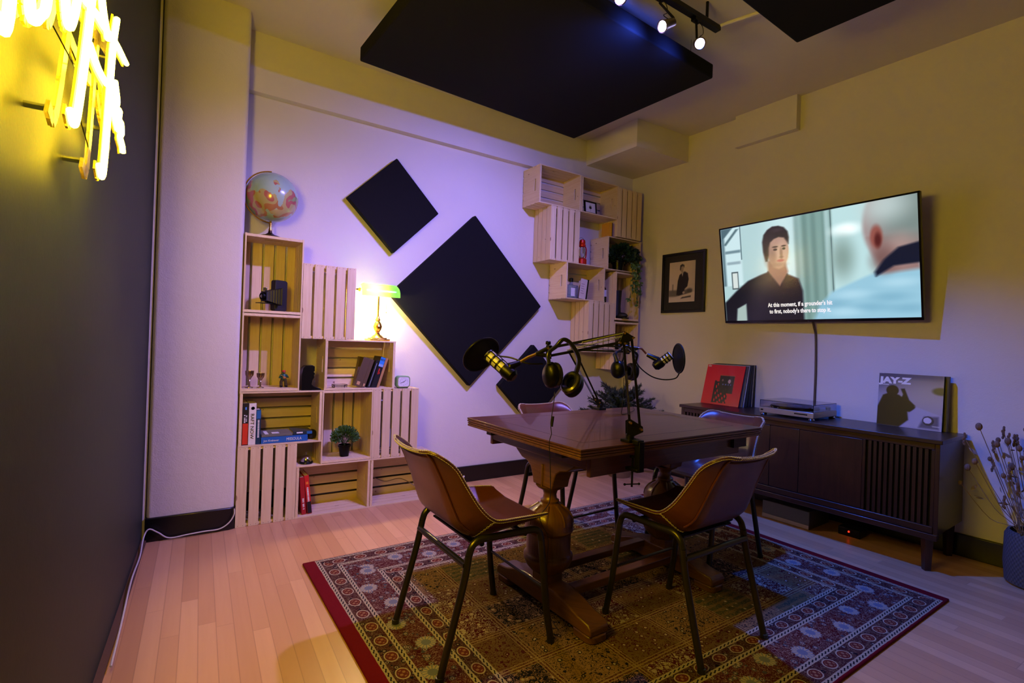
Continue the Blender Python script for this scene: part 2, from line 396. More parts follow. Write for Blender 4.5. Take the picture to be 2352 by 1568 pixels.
for hp,d in heads:
    d=d.normalized(); loc=V(hp)-V((2.09,-1.56,2.85)); q=d.to_track_quat('-Z','Y').to_matrix().to_4x4()
    M=Matrix.Translation(loc)@q
    h=obj('spot_head',MB().lathe([(.012,.085),(.02,.08),(.024,.03),(.027,.0),(.030,-.004),(.025,-.004),(.022,0.0)],(0,0,0),20,M,cap=False),M_dul,t)
    obj('lens',MB().lathe([(1e-4,-.001),(.022,-.001)],(0,0,0),20,M,cap=False),M_bul,h,fix=False)
    top=V((loc.x+.02,.0,-.014)); b=M@V((0,0,.085))
    obj('bracket',MB().tube([top,top-V((0,0,.03)),b+V((0,0,.02)),b],.006,8).cbox(top,(.05,.03,.03)),M_blk,h)
    obj('cord',MB().tube(smooth_path([top,top+V((.035,-.01,-.03)),top+V((.045,-.01,-.065)),top+V((.02,-.01,-.09)),b],6),.002,6),M_blk,h)
# ---------------------------------------------------------------- pine crates
M_pine=wood('raw_pine',(.83,.72,.55),(.90,.83,.69),.6,1,knots=1,rnd=.35)
CL,CW,CD=.457,.3175,.241
def crate_parts(kind):
    """kind: 'flat' open side forward lying, 'tall' open side forward standing, 'slat' standing with the slatted bottom forward"""
    def mp(a,b,c):       # a long, b across, c depth from the open side
        if kind=='slat': c=CD-c
        return (a,b,c) if kind=='flat' else (CW-b,a,c) if kind=='tall' else (b,a,c)
    def bx(m,a0,a1,b0,b1,c0,c1):
        p=mp(a0,b0,c0); q=mp(a1,b1,c1); lo=[min(p[i],q[i]) for i in range(3)]; hi=[max(p[i],q[i]) for i in range(3)]
        m.box(lo[0],hi[0],lo[2],hi[2],lo[1],hi[1])
    out=[]; T=.015; S=.008
    for e in (0,1):
        m=MB(); a0,a1=(S*0+.002,T+.002) if e==0 else (CL-T-.002,CL-.002); c=CW/2; hw,hh=.05,.010; cz=.07
        bx(m,a0,a1,S,c-hw,.002,CD-S); bx(m,a0,a1,c+hw,CW-S,.002,CD-S); bx(m,a0,a1,c-hw,c+hw,.002,cz-hh); bx(m,a0,a1,c-hw,c+hw,cz+hh,CD-S)
        out.append(('end_panel',m))
    for e in (0,1):
        m=MB(); b0,b1=(0,S) if e==0 else (CW-S,CW); n=4; w=.0535; g=(CD-S-n*w)/(n-1)
        for i in range(n): bx(m,0,CL,b0,b1,i*(w+g),i*(w+g)+w)
        out.append(('slatted_side',m))
    m=MB(); n=5; w=.0525; g=(CW-n*w)/(n-1)
    for i in range(n): bx(m,0,CL,i*(w+g),i*(w+g)+w,CD-S,CD)
    out.append(('slatted_bottom',m))
    m=MB()
    for a in (.008,CL-.008):
        for i in range(n):
            for k in (.25,.75):
                b=i*(w+g)+w*k; p=mp(a,b,CD); m.cbox((p[0],p[2],p[1]),(.003,.001,.003))
    out.append(('nail_heads',m))
    return [(nm,mm.mesh(nm,M_pine if nm!='nail_heads' else M_dul)) for nm,mm in out]
CK={k:crate_parts(k) for k in ('flat','tall','slat')}
proto={}
def crate(kind,x,z,label,group,y=0,sc=1.0):
    if kind not in proto:
        t=thing('wooden_crate',label,'crate',(x,y,z),group=group)
        for nm,me in CK[kind]: obj(nm,me,None,t)
        proto[kind]=t
    else: t=dup(proto[kind],(x,y,z),label=label,group=group)
    t.scale=(sc,sc,sc); return t
G1='pine crates stacked on the floor'; e=.0008
W,H=CW,CL
crate('slat',0,0.001,'upright pine crate at the lower left corner, slatted face forward on the floor',G1)
crate('flat',W+e,0.001,'open pine crate on the floor holding two red books',G1)
crate('flat',.776,0.001,'open pine crate on the floor behind the left chair, cable inside',G1)
crate('flat',0,H+.002,'open pine crate holding the upright white book and the blue stack',G1)
crate('tall',H+.001,W+.002,'tall open pine crate holding the potted green plant',G1)
crate('slat',.777,W+.002,'slatted pine crate under the alarm clock, rightmost of the floor stack',G1)
crate('tall',0,.777,'tall open pine crate holding two goblets and a small figurine',G1)
crate('flat',.462,.777,'open pine crate under the green lamp with leaning books inside',G1)
crate('slat',W+.002,1.0955,'slatted pine crate standing left of the green lamp',G1)
crate('tall',0,1.235,'tall open pine crate topping the left stack under the globe',G1)
G2='pine crates hung on the back wall'; s=.972
crate('flat',2.080,2.250,'wall crate at the top left of the hung group, open and empty',G2,.022,s)
crate('flat',2.527,2.250,'open wall crate holding the framed leaf print',G2,.022,.955)
crate('slat',2.955,2.100,'slatted wall crate in the top corner beside the tv wall',G2,.022,s)
crate('slat',2.208,1.804,'slatted wall crate left of the red lantern',G2,.022,s)
crate('flat',2.850,1.794,'open wall crate holding the trailing green vine',G2,.022,.93)
crate('flat',2.388,1.500,'open wall crate holding the clear bottle and small white book',G2,.022,s)
crate('tall',2.968,1.350,'tall open wall crate with a dark boot-shaped object inside',G2,.022,.955)
crate('slat',2.650,1.055,'slatted wall crate behind the raised boom arm, lowest left of its group',G2,.022,s)
crate('tall',2.968,.900,'lowest wall crate, open, with a black lantern, behind the right arm',G2,.022,.955)

# ---------------------------------------------------------------- globe
def globe_mat():
    m,b=newmat('globe_map'); v=tc(); n=noise(v,4.2,6,.5,.2); n3=noise(v,7,2)
    land=ramp(n3,[(0,s2l((.66,.46,.30))),(.42,s2l((.68,.64,.42))),(.52,s2l((.66,.38,.35))),(.6,s2l((.52,.60,.40)))]); land.k.node.color_ramp.interpolation='CONSTANT'
    sea=mix(noise(v,3,2),s2l((.52,.66,.62)),s2l((.66,.76,.70))); c=mix(n.gt(.535),sea,land)
    setin(b,'Base Color',c); b.inputs['Roughness'].default_value=.22; b.inputs['Coat Weight'].default_value=.4; return m
g=thing('desk_globe','colourful world globe on dark stand on top of the tallest crate stack','globe',(.14,.09,1.6925))
obj('stand_base',MB().lathe([(.072,0),(.072,.004),(.05,.012),(.028,.018),(.012,.03),(.009,.045)],(0,0,0),28),plain('bronze',(.25,.18,.1),.35,.8),g)
obj('stem',MB().lathe([(.008,.03),(.010,.05),(.006,.06),(.009,.085),(.005,.105)],(0,0,0),14),M_brass,g)
sp=obj('sphere',MB().sphere((0,0,0),.145,40,24),globe_mat(),g,loc=(0.005,0,.243),rot=(.3,.35,.5),angle=80)
mer=[V((.005+.154*math.sin(a),0,.243-.154*math.cos(a))) for a in [PI*k/24*.97+.05-PI for k in range(25)]]
obj('meridian_arc',MB().tube(mer,.004,6),M_brass,g)

# ---------------------------------------------------------------- banker lamp
def lampglass():
    m=bpy.data.materials.new('green_glass_shade'); m.use_nodes=True; N.nt=nt=m.node_tree; nt.nodes.clear()
    o=nt.nodes.new('ShaderNodeOutputMaterial'); mx=nt.nodes.new('ShaderNodeMixShader'); tr=nt.nodes.new('ShaderNodeBsdfTranslucent'); gl=nt.nodes.new('ShaderNodeBsdfPrincipled')
    tr.inputs[0].default_value=(.30,.92,.16,1); gl.inputs['Base Color'].default_value=(.03,.30,.05,1); gl.inputs['Roughness'].default_value=.12; mx.inputs[0].default_value=.90
    nt.links.new(tr.outputs[0],mx.inputs[1]); nt.links.new(gl.outputs[0],mx.inputs[2]); nt.links.new(mx.outputs[0],o.inputs[0]); return m
M_bulb=plain('warm_bulb',(1,.85,.6),.3,em=1300,emc=(1,.84,.58),var=0)
l=thing('bankers_lamp','lit bankers lamp with green glass shade on brass base, on the crate','lamp',(.822,.10,1.0955))
obj('base_plate',MB().box(-.068,.068,-.062,.062,0,.012).box(-.052,.052,-.047,.047,.012,.020),M_brass,l,bevel=.003)
obj('stem',MB().lathe([(.045,.02),(.030,.035),(.018,.042),(.012,.055),(.024,.075),(.030,.095),(.022,.118),(.012,.13),(.018,.14),(.010,.155),(.006,.17),(.006,.30),(.010,.31),(.007,.335)],(0,0,0),24),M_brass,l)
def shade(u,v):   # half-round trough
    a=-.15+u*(PI*.93+.1); e=abs(v*2-1); x=(v-.5)*.262; k=1-.22*max(0,(e-.8)/.2)**2
    return V((x, -math.cos(a)*.062*k-.01, .305+math.sin(a)*.078*k))
obj('glass_shade',MB().grid(shade,18,26),lampglass(),l,angle=80,fix=False)
obj('shade_end_cap',MB().sphere((-.133,-.01,.335),.012,12,8),M_brass,l)
obj('shade_end_knob',MB().tube([(-.131,-.01,.335),(-.158,-.01,.335)],[.008,.004],10),M_brass,l)
obj('bulb',MB().tube([(-.095,-.012,.318),(.000,-.012,.318)],.011,12),M_bulb,l)
obj('pull_chain',MB().tube([(.045,-.03,.31),(.046,-.03,.195)],.0012,6).sphere((.046,-.03,.192),.004,8,6),M_brass,l)

# ---------------------------------------------------------------- small shelf objects
M_paper=plain('book_paper',(.85,.80,.70),.8)
def book(label,w,h,d,cover,group=None,loc=(0,0,0),rot=(0,0,0),cover2=None):
    """spine faces -y; w thickness (x), h height (z), d depth (y)"""
    t=thing('book',label,'book',loc,rot,group)
    c=MB(); c.box(0,.0022,0,d,0,h); c.box(w-.0022,w,0,d,0,h); c.box(0,w,-.001,.0025,0,h)
    obj('cover',c,cover,t,bevel=.0006); obj('pages',MB().box(.0024,w-.0024,.003,d-.004,.003,h-.003),M_paper,t); return t
def spine_text(t,body,size,mat,w,h,z0,length,down=True,x=None):
    # reads top to bottom: text x axis = -z, text y axis = +x
    M=axes((x if x is not None else w*.25,-.0022,z0),(0,0,-1),(1,0,0),(0,-1,0)) if down else axes((w*.75,-.0022,z0),(0,0,1),(-1,0,0),(0,-1,0))
    return text('spine_lettering',body,size,mat,t,M,width=length)
def spine_marks(t,mat,z1,length,x0,x1,seed=1):
    # small blurred print strokes, no legible letters
    m=MB(); rg=random.Random(seed); z=z1
    while z>z1-length:
        w=rg.uniform(.0025,.006); m.box(x0,x1,-.0018,-.0008,z-w,z); z-=w+rg.uniform(.0012,.003)
        if rg.random()<.15: z-=.006
    return obj('spine_print',m,mat,t)
Mk=lambda n,c,r=.45: plain(n,c,r)
white_t=Mk('white_lettering',(.9,.9,.88)); black_t=Mk('black_lettering',(.06,.06,.08)); red_t=Mk('red_lettering',(.75,.15,.1)); blue_t=Mk('blue_lettering',(.3,.55,.85))
z0=H+.002+.008+.001; G='books standing in the white book crate'
b=book('thick book with red and black spine, leftmost in its crate',.030,.243,.16,Mk('red_black_cover',(.10,.08,.09)),G,(.021,.018,z0))
obj('spine_patch',MB().box(.001,.029,-.0022,0,.004,.125),Mk('red_cover',(.80,.20,.12)),b); spine_marks(b,white_t,.175,.04,.007,.014,2); spine_marks(b,white_t,.172,.034,.017,.023,3)
obj('spine_mark',MB().box(.012,.020,-.0030,-.002,.205,.22),blue_t,b)
b=book('white book with black spine lettering between the red and the blue one',.038,.240,.17,Mk('white_cover',(.88,.86,.82)),G,(.053,.018,z0))
spine_text(b,'RAFT NOW',.026,black_t,.038,.24,.182,.145,x=.010)
obj('spine_mark',MB().lathe([(1e-4,-.001),(.010,-.001),(.010,0),(1e-4,0)],(.02,-.001,.212),12,Matrix.Rotation(PI/2,4,'X')),Mk('grey_print',(.55,.6,.7)),b)
b=book('dark blue book right of the white one',.024,.203,.15,Mk('navy_cover',(.07,.20,.30)),G,(.0925,.018,z0))
spine_marks(b,white_t,.142,.10,.008,.0165,4); obj('spine_patch',MB().box(.001,.023,-.0018,0,.15,.198),Mk('blue_cover',(.12,.38,.62)),b)
G='books lying in the white book crate'
b=book('blue book lying flat, spine lettered in white, under the others',.036,.260,.17,Mk('bright_blue_cover',(.10,.36,.66)),G,(.1205,.020,z0+.0365),(0,PI/2,0))
def flat_text(t,body,x0,w,size,mat=white_t): # thing rotated 90deg about y: world x = local z, world z = -local x
    M=axes((.026,-.0022,x0),(0,0,1),(-1,0,0),(0,-1,0)); text('spine_lettering',body,size,mat,t,M,width=w)
flat_text(b,'Jon Krakauer',.014,.085,.018); flat_text(b,'MISSOULA',.138,.085,.024)
b=book('thin grey book with pale cover lying on the blue one',.014,.170,.16,Mk('grey_cover',(.42,.42,.38)),G,(.124,.024,z0+.0375+.0145),(0,PI/2,0))
obj('cover_print',MB().box(-.0006,0,.02,.07,.06,.10).box(-.0006,0,.01,.12,.02,.04),white_t,b)
b=book('dark book with blue spine end, topmost right of the flat stack',.020,.110,.15,Mk('dark_green_cover',(.14,.2,.22)),G,(.268+.03,.03,z0+.0375+.0205),(0,PI/2,0))
obj('spine_patch',MB().box(.002,.018,-.0022,0,.078,.108),Mk('blue_cover',(.12,.38,.62)),b); obj('spine_mark',MB().box(.004,.012,-.0022,0,.02,.055),white_t,b)
# black ball-like pod
o=obj('ball',MB().sphere((0,0,0),.030,20,14,(1,.8,1.0)),plain('black_gloss',(.07,.06,.05),.35),loc=(.415,.07,z0+.0305)); tag(o,'dark round ribbed ball behind the end of the flat book stack','ball')
# red books
G='red books in the floor crate'; zb=.010
b=book('dark red book leaning in the floor crate, left of its pair',.026,.232,.16,Mk('crimson_cover',(.62,.08,.12)),G,(.342+.022,.03,zb),(0,-.085,0)); spine_marks(b,white_t,.10,.07,.008,.018,5)
b=book('red and black book leaning against the other red one',.026,.240,.16,Mk('scarlet_cover',(.78,.12,.12)),G,(.372+.026,.03,zb),(0,-.115,0))
obj('spine_patch',MB().box(.001,.025,-.0018,0,.003,.075),Mk('black_cover',(.08,.08,.1)),b); spine_marks(b,white_t,.165,.09,.008,.018,6)
obj('spine_mark',MB().box(.006,.02,-.0022,0,.185,.2),Mk('orange_print',(.9,.5,.2)),b); obj('spine_dot',MB().lathe([(1e-4,-.001),(.006,-.001),(.006,0)],(.013,-.0015,.02),12,Matrix.Rotation(PI/2,4,'X')),white_t,b)
# service bell
t=thing('service_bell','chrome service bell on black base between the crates','bell',(.385,.06,W+.0045))
obj('base',MB().lathe([(.040,0),(.041,.003),(.038,.010),(.034,.012)],(0,0,0),28),M_blk,t)
obj('dome',MB().lathe([(.034,.012),(.033,.022),(.027,.036),(.015,.046),(1e-4,.049)],(0,0,0),28),M_chrome,t)
obj('button',MB().lathe([(.002,.049),(.002,.060),(.005,.061),(.004,.065),(1e-4,.066)],(0,0,0),10),M_chrome,t)
# potted plant
def leafy(rng,n,fn,size,aspect=.45,curl=.3):
    m=MB()
    for i in range(n):
        p,d=fn(rng); d=V(d).normalized(); up=V((rng.uniform(-1,1),rng.uniform(-1,1),rng.uniform(-.2,1))).normalized(); a=d.cross(up)
        if a.length<.05: continue
        a.normalize(); nrm=a.cross(d); s=size*rng.uniform(.7,1.25); p=V(p); o=len(m.v)
        for q in (p,p+d*s*.35+a*s*aspect*.5,p+d*s*.75+a*s*aspect*.4-nrm*s*.08,p+d*s-nrm*s*curl*.5,p+d*s*.75-a*s*aspect*.4-nrm*s*.08,p+d*s*.35-a*s*aspect*.5,p+d*s*.5-nrm*s*.05): m.v.append(tuple(q))
        for f in ((0,1,6),(1,2,6),(2,3,6),(3,4,6),(4,5,6),(5,0,6)): m.f.append(tuple(o+k for k in f)); m.uv.append([(0,0)]*3)
    return m
def leafmat(name,c0,c1,rough=.45):
    m,b=newmat(name); n=noise(tc(),40,2); setin(b,'Base Color',mix(n,s2l(c0),s2l(c1))); b.inputs['Roughness'].default_value=rough; MC[name]=m; return m
M_leaf=leafmat('leaf_green',(.16,.30,.16),(.34,.48,.26)); M_dleaf=leafmat('dark_leaf',(.07,.14,.09),(.15,.26,.14)); M_soil=plain('soil',(.15,.1,.07),.9)
def pot(t,r0,r1,h,mat,name='pot'):
    return obj(name,MB().lathe([(r0,0),(r0+(r1-r0)*.85,h*.82),(r1*1.06,h*.83),(r1*1.08,h),(r1*.95,h),(r1*.9,h*.85)],(0,0,0),24),mat,t)
t=thing('potted_plant','bushy green plant in a black pot inside the tall crate','plant',(.625,.09,W+.002+.0165))
pot(t,.028,.038,.075,M_blk); obj('soil',MB().lathe([(1e-4,.066),(.036,.066)],(0,0,0),20),M_soil,t,fix=False)
def fn(r):
    a=r.uniform(0,2*PI); el=r.uniform(-.25,1.5); R=r.uniform(.3,1)**.5*.082; d=V((math.cos(a)*math.cos(el),math.sin(a)*math.cos(el),math.sin(el))); return V((0,0,.115))+V((d.x*R,d.y*R*.95,d.z*R*.85)),d+V((0,0,.3))
obj('foliage',leafy(random.Random(3),1500,fn,.017,.6),M_leaf,t,fix=False); 
st=MB()
for k in range(14):
    a=k*2.4; st.tube([(0,0,.06),(.02*math.cos(a),.02*math.sin(a),.10),(.055*math.cos(a),.055*math.sin(a),.14)],.0015,5)
obj('stems',st,plain('stem_green',(.2,.28,.14),.6),t)
# alarm clock
t=thing('alarm_clock','small green alarm clock with white face on the slatted crate','clock',(.995,.035,W+.002+H+.001))
rr=[]; 
for cx,cz,a0 in ((.03,.022,0),(.03,.055,PI/2)):pass
def rrect(w,h,r,n=5):
    P=[]
    for cx,cy,a0 in ((w/2-r,h/2-r,0),(-w/2+r,h/2-r,PI/2),(-w/2+r,-h/2+r,PI),(w/2-r,-h/2+r,1.5*PI)):
        for k in range(n+1): a=a0+PI/2*k/n; P.append((cx+r*math.cos(a),cy+r*math.sin(a)))
    return P
Mxz=lambda y=0,x=0,z=0: axes((x,y,z),(1,0,0),(0,0,1),(0,-1,0))
obj('case',MB().prism(rrect(.098,.080,.022),-.045,.0,Mxz(0,0,.042)),Mk('clock_green',(.42,.62,.40)),t,bevel=.004)
obj('bezel',MB().prism(rrect(.086,.070,.018),0,.003,Mxz(0,0,.042)),Mk('clock_rim',(.62,.62,.5)),t,bevel=.001)
obj('dial',MB().prism(rrect(.078,.062,.015),.0028,.004,Mxz(0,0,.042)),Mk('dial_white',(.85,.85,.86)),t)
hm=MB()
for a,Ln in ((.9,.018),(-1.9,.022)): hm.bar((0,-.0052,.042),(Ln*math.sin(a),-.0052,.042+Ln*math.cos(a)),.0022,.001,(0,1,0))
for k in range(12): a=k*PI/6; hm.cbox((.028*math.sin(a),-.0044,.042+.023*math.cos(a)),(.002,.0008,.004))
hm.lathe([(1e-4,0),(.003,0)],(0,-.0056,.042),10,Matrix.Rotation(PI/2,4,'X')); obj('hands',hm,black_t,t)
obj('foot',MB().box(-.035,.035,.005,.04,-.001,.004),M_blk,t)
# books and ashtray under the lamp
G='books leaning in the lamp crate'; zh=.777+.0095
b=book('brown hardback leaning toward the right, pale label at its foot',.022,.195,.14,Mk('brown_cover',(.34,.27,.20)),G,(.705,.035,zh),(0,.31,0))
obj('label_sticker',MB().box(.006,.016,-.0022,0,.012,.03),Mk('tan_sticker',(.75,.6,.42)),b)
# the cover board of the brown book faces the viewer
obj('front_board',MB().box(-.050,.0,.0,.004,.0,.195),Mk('brown_cover',(.34,.27,.20)),b,bevel=.001); obj('cover_sticker',MB().box(-.038,-.018,-.0012,.0,.012,.034),Mk('tan_sticker',(.75,.6,.42)),b)
b=book('slim black book leaning beside the brown hardback',.020,.190,.14,Mk('black_cover',(.08,.08,.1)),G,(.742,.032,zh),(0,.31,0)); obj('spine_line',MB().box(.008,.011,-.0022,0,.01,.17),Mk('grey_print',(.55,.6,.7)),b)
b=book('black book with a bright blue spine top and red figure, leaning',.034,.215,.14,Mk('black_cover',(.08,.08,.1)),G,(.767,.030,zh),(0,.30,0))
obj('spine_patch',MB().box(.001,.033,-.0022,0,.165,.212),Mk('sky_cover',(.18,.52,.85)),b); text('spine_lettering','SOI',.018,black_t,b,axes((.003,-.0032,.190),(1,0,0),(0,0,1),(0,-1,0)),width=.028)
obj('spine_band',MB().box(.001,.033,-.0024,0,.148,.165),Mk('pale_blue_print',(.5,.65,.85)),b); obj('spine_figure',MB().box(.012,.019,-.0022,0,.095,.135).box(.016,.026,-.0022,0,.10,.112),red_t,b)
b=book('tan book with blue edge, last of the leaning row',.016,.205,.14,Mk('tan_cover',(.66,.50,.33)),G,(.806,.030,zh),(0,.29,0))
b=book('short brown book standing behind the leaning row',.05,.200,.05,Mk('brown_cover',(.34,.27,.20)),G,(.70,.178,zh),(0,.17,0))
t=thing('glass_ashtray','clear cut glass ashtray on the crate floor left of the books','ashtray',(.575,.07,zh))
M_glass=plain('clear_glass',(.95,.95,.95),.05,trans=1,var=0)
obj('dish',MB().lathe([(1e-4,.004),(.035,.004),(.042,.022),(.050,.022),(.048,.0),(1e-4,.0)],(0,0,0),12),M_glass,t,angle=10)
# black bust-like sculpture
t=thing('black_sculpture','glossy black sculpture of a hooded head standing beside the goblet crate','sculpture',(.335,.055,H+.002+W+.002))
prof=[(0,.0),(.0,.10),(.006,.135),(.020,.150),(.060,.153),(.074,.145),(.074,.118),(.068,.112),(.076,.100),(.070,.092),(.072,.078),(.062,.060),(.058,.035),(.070,.022),(.105,.010),(.118,.003),(.118,.0)]
def sc(u,v):
    return V((0,0,0))
obj('figure',MB().prism(prof,-.035,.035,Mxz(0)),plain('glossy_black_ceramic',(.05,.05,.055),.22),t,bevel=.009,angle=50)
# goblets
G='silver goblets in the crate'
M_silver=plain('tarnished_silver',(.62,.55,.45),.3,1)
gp=[(.022,0),(.021,.003),(.006,.008),(.005,.03),(.009,.036),(.006,.042),(.012,.052),(.022,.066),(.024,.088),(.0225,.088),(.018,.068),(1e-4,.058)]
zg=.777+.0185
t=thing('goblet','taller silver goblet at the crate left edge','goblet',(.054,.07,zg),group=G); obj('cup',MB().lathe([(r,z*1.13) for r,z in gp],(0,0,0),20),M_silver,t)
t=thing('goblet','shorter silver goblet beside the figurine side of the crate','goblet',(.112,.06,zg),group=G); obj('cup',MB().lathe([(r*.92,z*.98) for r,z in gp],(0,0,0),20),M_silver,t)
# figurine: small musician
t=thing('figurine','small painted musician figurine with red cap in the crate','figurine',(.240,.07,zg))
f=MB(); f.tube([(-.012,0,.003),(-.014,0,.03),(-.006,0,.05)],[.009,.008,.010],10).tube([(.014,0,.003),(.012,0,.03),(.006,0,.05)],[.009,.008,.010],10)
f.tube([(0,0,.045),(0,0,.06),(0,0,.078),(0,0,.083)],[.014,.017,.014,.006],12); f.sphere((0,-.001,.090),.0095,12,10)
f.tube([(-.014,0,.076),(-.024,-.004,.058),(-.008,-.016,.055)],[.006,.005,.004],8).tube([(.014,0,.076),(.024,-.004,.060),(.006,-.016,.066)],[.006,.005,.004],8)
obj('body',f,Mk('figurine_green',(.12,.32,.26)),t,angle=70)
obj('red_cap',MB().sphere((0,0,.096),.0115,14,8,(1,1,.65)),Mk('figurine_red',(.72,.15,.12)),t,angle=70)
obj('face',MB().sphere((0,-.006,.088),.0062,10,8),Mk('figurine_skin',(.45,.26,.18)),t,angle=70)
obj('trousers',MB().tube([(-.012,-.001,.004),(-.014,-.001,.03),(-.006,-.001,.05)],[.0098,.0088,.0108],10).tube([(.014,-.001,.004),(.012,-.001,.03),(.006,-.001,.05)],[.0098,.0088,.0108],10),Mk('figurine_brown',(.25,.2,.1)),t)
obj('instrument',MB().sphere((.002,-.017,.058),.008,10,8,(1.2,.5,1)).bar((.005,-.017,.06),(-.018,-.017,.074),.003,.003),Mk('figurine_wood',(.6,.38,.15)),t)
obj('shoes',MB().sphere((-.013,-.005,.005),.009,10,6,(1,1.5,.6)).sphere((.015,-.005,.005),.009,10,6,(1,1.5,.6)),M_blk,t)
# folding camera
t=thing('vintage_camera','black vintage folding bellows camera standing in the crate under the globe','camera',(.178,.07,1.235+.0185))
M_lthr=plain('black_leatherette',(.06,.055,.05),.55)
obj('body',MB().prism(rrect(.085,.185,.014),-.02,.02,axes((0.02,0,.0935),(0,.25,0),(0,0,1),(1,0,0)) if 0 else axes((.02,0,.0935),(.87,.5,0),(0,0,1),(.5,-.87,0))),M_lthr,t,bevel=.003)
bl=MB()
c0=V((.008,-.018,.085)); c1=V((-.068,-.052,.082))
for k in range(7):
    f=k/6; c=c0.lerp(c1,f); s0=.052*(1-f)+.026*f
    for dl,ss in ((0,s0),(.5,s0*.86)):
        cc=c0.lerp(c1,min(1,f+dl/6)); ax=(c1-c0).normalized(); sd=ax.cross(V((0,0,1))).normalized()
        bl.v+= [tuple(cc+sd*a*ss+V((0,0,1))*b_*ss) for a,b_ in ((-1,-1),(1,-1),(1,1),(-1,1))]
for k in range(13):
    for q in range(4): bl.f.append((k*4+q,k*4+(q+1)%4,k*4+4+(q+1)%4,k*4+4+q)); bl.uv.append([(0,0)]*4)
obj('bellows',bl,M_lthr,t)
q=(c1-c0).normalized().to_track_quat('Z','Y').to_matrix().to_4x4()
obj('lens_board',MB().cbox((0,0,0),(.05,.058,.006),Matrix.Translation(c1)@q).lathe([(.022,0),(.022,.016),(.016,.02),(.012,.012)],c1,20,q),M_blk,t)
obj('lens',MB().sphere(c1+(c1-c0).normalized()*.008,.013,14,8),M_chrome,t)
obj('viewfinder',MB().cbox(c1+V((.004,0,.042)),(.022,.018,.02)),M_chrome,t,bevel=.003)
obj('drop_bed',MB().bar((.0,-.02,.042),(-.098,-.064,.042),.06,.004).tube([(-.075,-.055,.042),(-.075,-.055,.002)],.0015,6),M_blk,t)
obj('side_strut',MB().bar((.006,-.05,.042),(-.03,-.055,.072),.006,.002),M_chrome,t)

# ---------------------------------------------------------------- things in the hung crates
t=thing('picture_frame','black framed leaf print standing in the upper wall crate','picture',(2.665,.05,2.250+.0095),(-.12,0,0))
obj('frame',MB().box(-.070,.070,0,.012,0,.012).box(-.070,.070,0,.012,.100,.112).box(-.070,-.058,0,.012,.012,.100).box(.058,.070,0,.012,.012,.100),M_blk,t)
obj('print_sheet',MB().box(-.058,.058,.006,.010,.012,.100),Mk('print_white',(.80,.79,.82)),t)
lf=MB()
for k in range(7):
    a=math.radians(-75+k*25); L=.040 if k==3 else .034 if k in(2,4) else .027 if k in(1,5) else .018
    o=len(lf.v); c=V((0,.0052,.045)); d=V((math.sin(a),0,math.cos(a))); s_=V((math.cos(a),0,-math.sin(a)))
    lf.v+=[tuple(p) for p in (c,c+d*L*.5+s_*L*.12,c+d*L,c+d*L*.5-s_*L*.12)]; lf.f.append((o,o+1,o+2,o+3)); lf.uv.append([(0,0)]*4)
lf.box(-.0008,.0008,.0048,.0052,.022,.046); obj('leaf_print',lf,black_t,t,fix=False)
b=book('upright yellow book wedged in the gap beside the corner crate',.034,.120,.10,Mk('yellow_cover',(.86,.62,.10)),None,(2.862,.02,1.794+.296),(0,0,0)); obj('spine_band',MB().box(.028,.034,-.0022,0,.0,.12),M_blk,b)
# red hurricane lantern
t=thing('red_lantern','red metal lantern standing on a wall crate in the gap','lantern',(2.598,.075,1.500+.3095))
M_redm=plain('red_enamel',(.70,.09,.05),.3,.3)
obj('tank',MB().lathe([(.034,0),(.042,.006),(.042,.045),(.030,.055),(.018,.06)],(0,0,0),24),M_redm,t)
obj('glass_globe',MB().lathe([(.018,.06),(.030,.085),(.032,.105),(.024,.14),(.018,.15)],(0,0,0),20),M_glass,t)
obj('cap',MB().lathe([(.020,.15),(.030,.158),(.032,.17),(.024,.178),(.028,.19),(.024,.212),(.010,.22)],(0,0,0),20),M_redm,t)
for s_ in (-1,1): obj('side_tube',MB().tube(smooth_path([(s_*.034,0,.05),(s_*.046,0,.08),(s_*.046,0,.14),(s_*.026,0,.175)],5),.005,8),M_redm,t)
obj('bail_handle',MB().tube(smooth_path([(-.030,0,.17),(-.04,.01,.21),(0,.015,.238),(.04,.01,.21),(.030,0,.17)],6),.0015,6),M_blk,t)
# clear bottle
t=thing('liquor_bottle','clear square bottle with black cap and white label in wall crate','bottle',(2.500,.09,1.500+.0095))
obj('glass_body',MB().prism(rrect(.125,.048,.012),0,.115,axes((0,0,0),(1,0,0),(0,1,0),(0,0,1))).lathe([(.02,.115),(.014,.13),(.013,.15)],(0,0,0),16),plain('bottle_glass',(.7,.75,.85),.08,trans=.85,var=0),t,bevel=.002)
obj('stopper',MB().lathe([(.017,.142),(.018,.172),(.012,.176)],(0,0,0),16),M_blk,t); obj('front_label',MB().box(-.02,.022,-.0262,-.0245,.02,.09),Mk('label_white',(.85,.84,.88)),t)
b=book('small white book with faint writing leaning by the clear bottle',.014,.172,.10,Mk('pale_cover',(.78,.72,.72)),None,(2.612,.045,1.500+.0095),(0,.13,0)); obj('front_board',MB().box(-.060,.0,0,.003,0,.172),Mk('pale_cover',(.78,.72,.72)),b)
obj('back_board',MB().box(.014,.03,0,.09,0,.176),M_blk,b)
wl=MB()
for k in range(5): wl.box(-.05,-.012-(k%2)*.008,-.0006,0,.045+k*.02,.049+k*.02)
obj('cover_writing',wl,Mk('grey_writing',(.5,.42,.45)),b)
t=thing('wine_bottle','dark bottle with white label in the gap right of the bottle crate','bottle',(2.886,.10,1.055+.4455))
obj('glass_body',MB().lathe([(.030,0),(.033,.004),(.033,.10),(.028,.125),(.013,.15),(.012,.19)],(0,0,0),20),plain('dark_glass',(.05,.04,.04),.12),t)
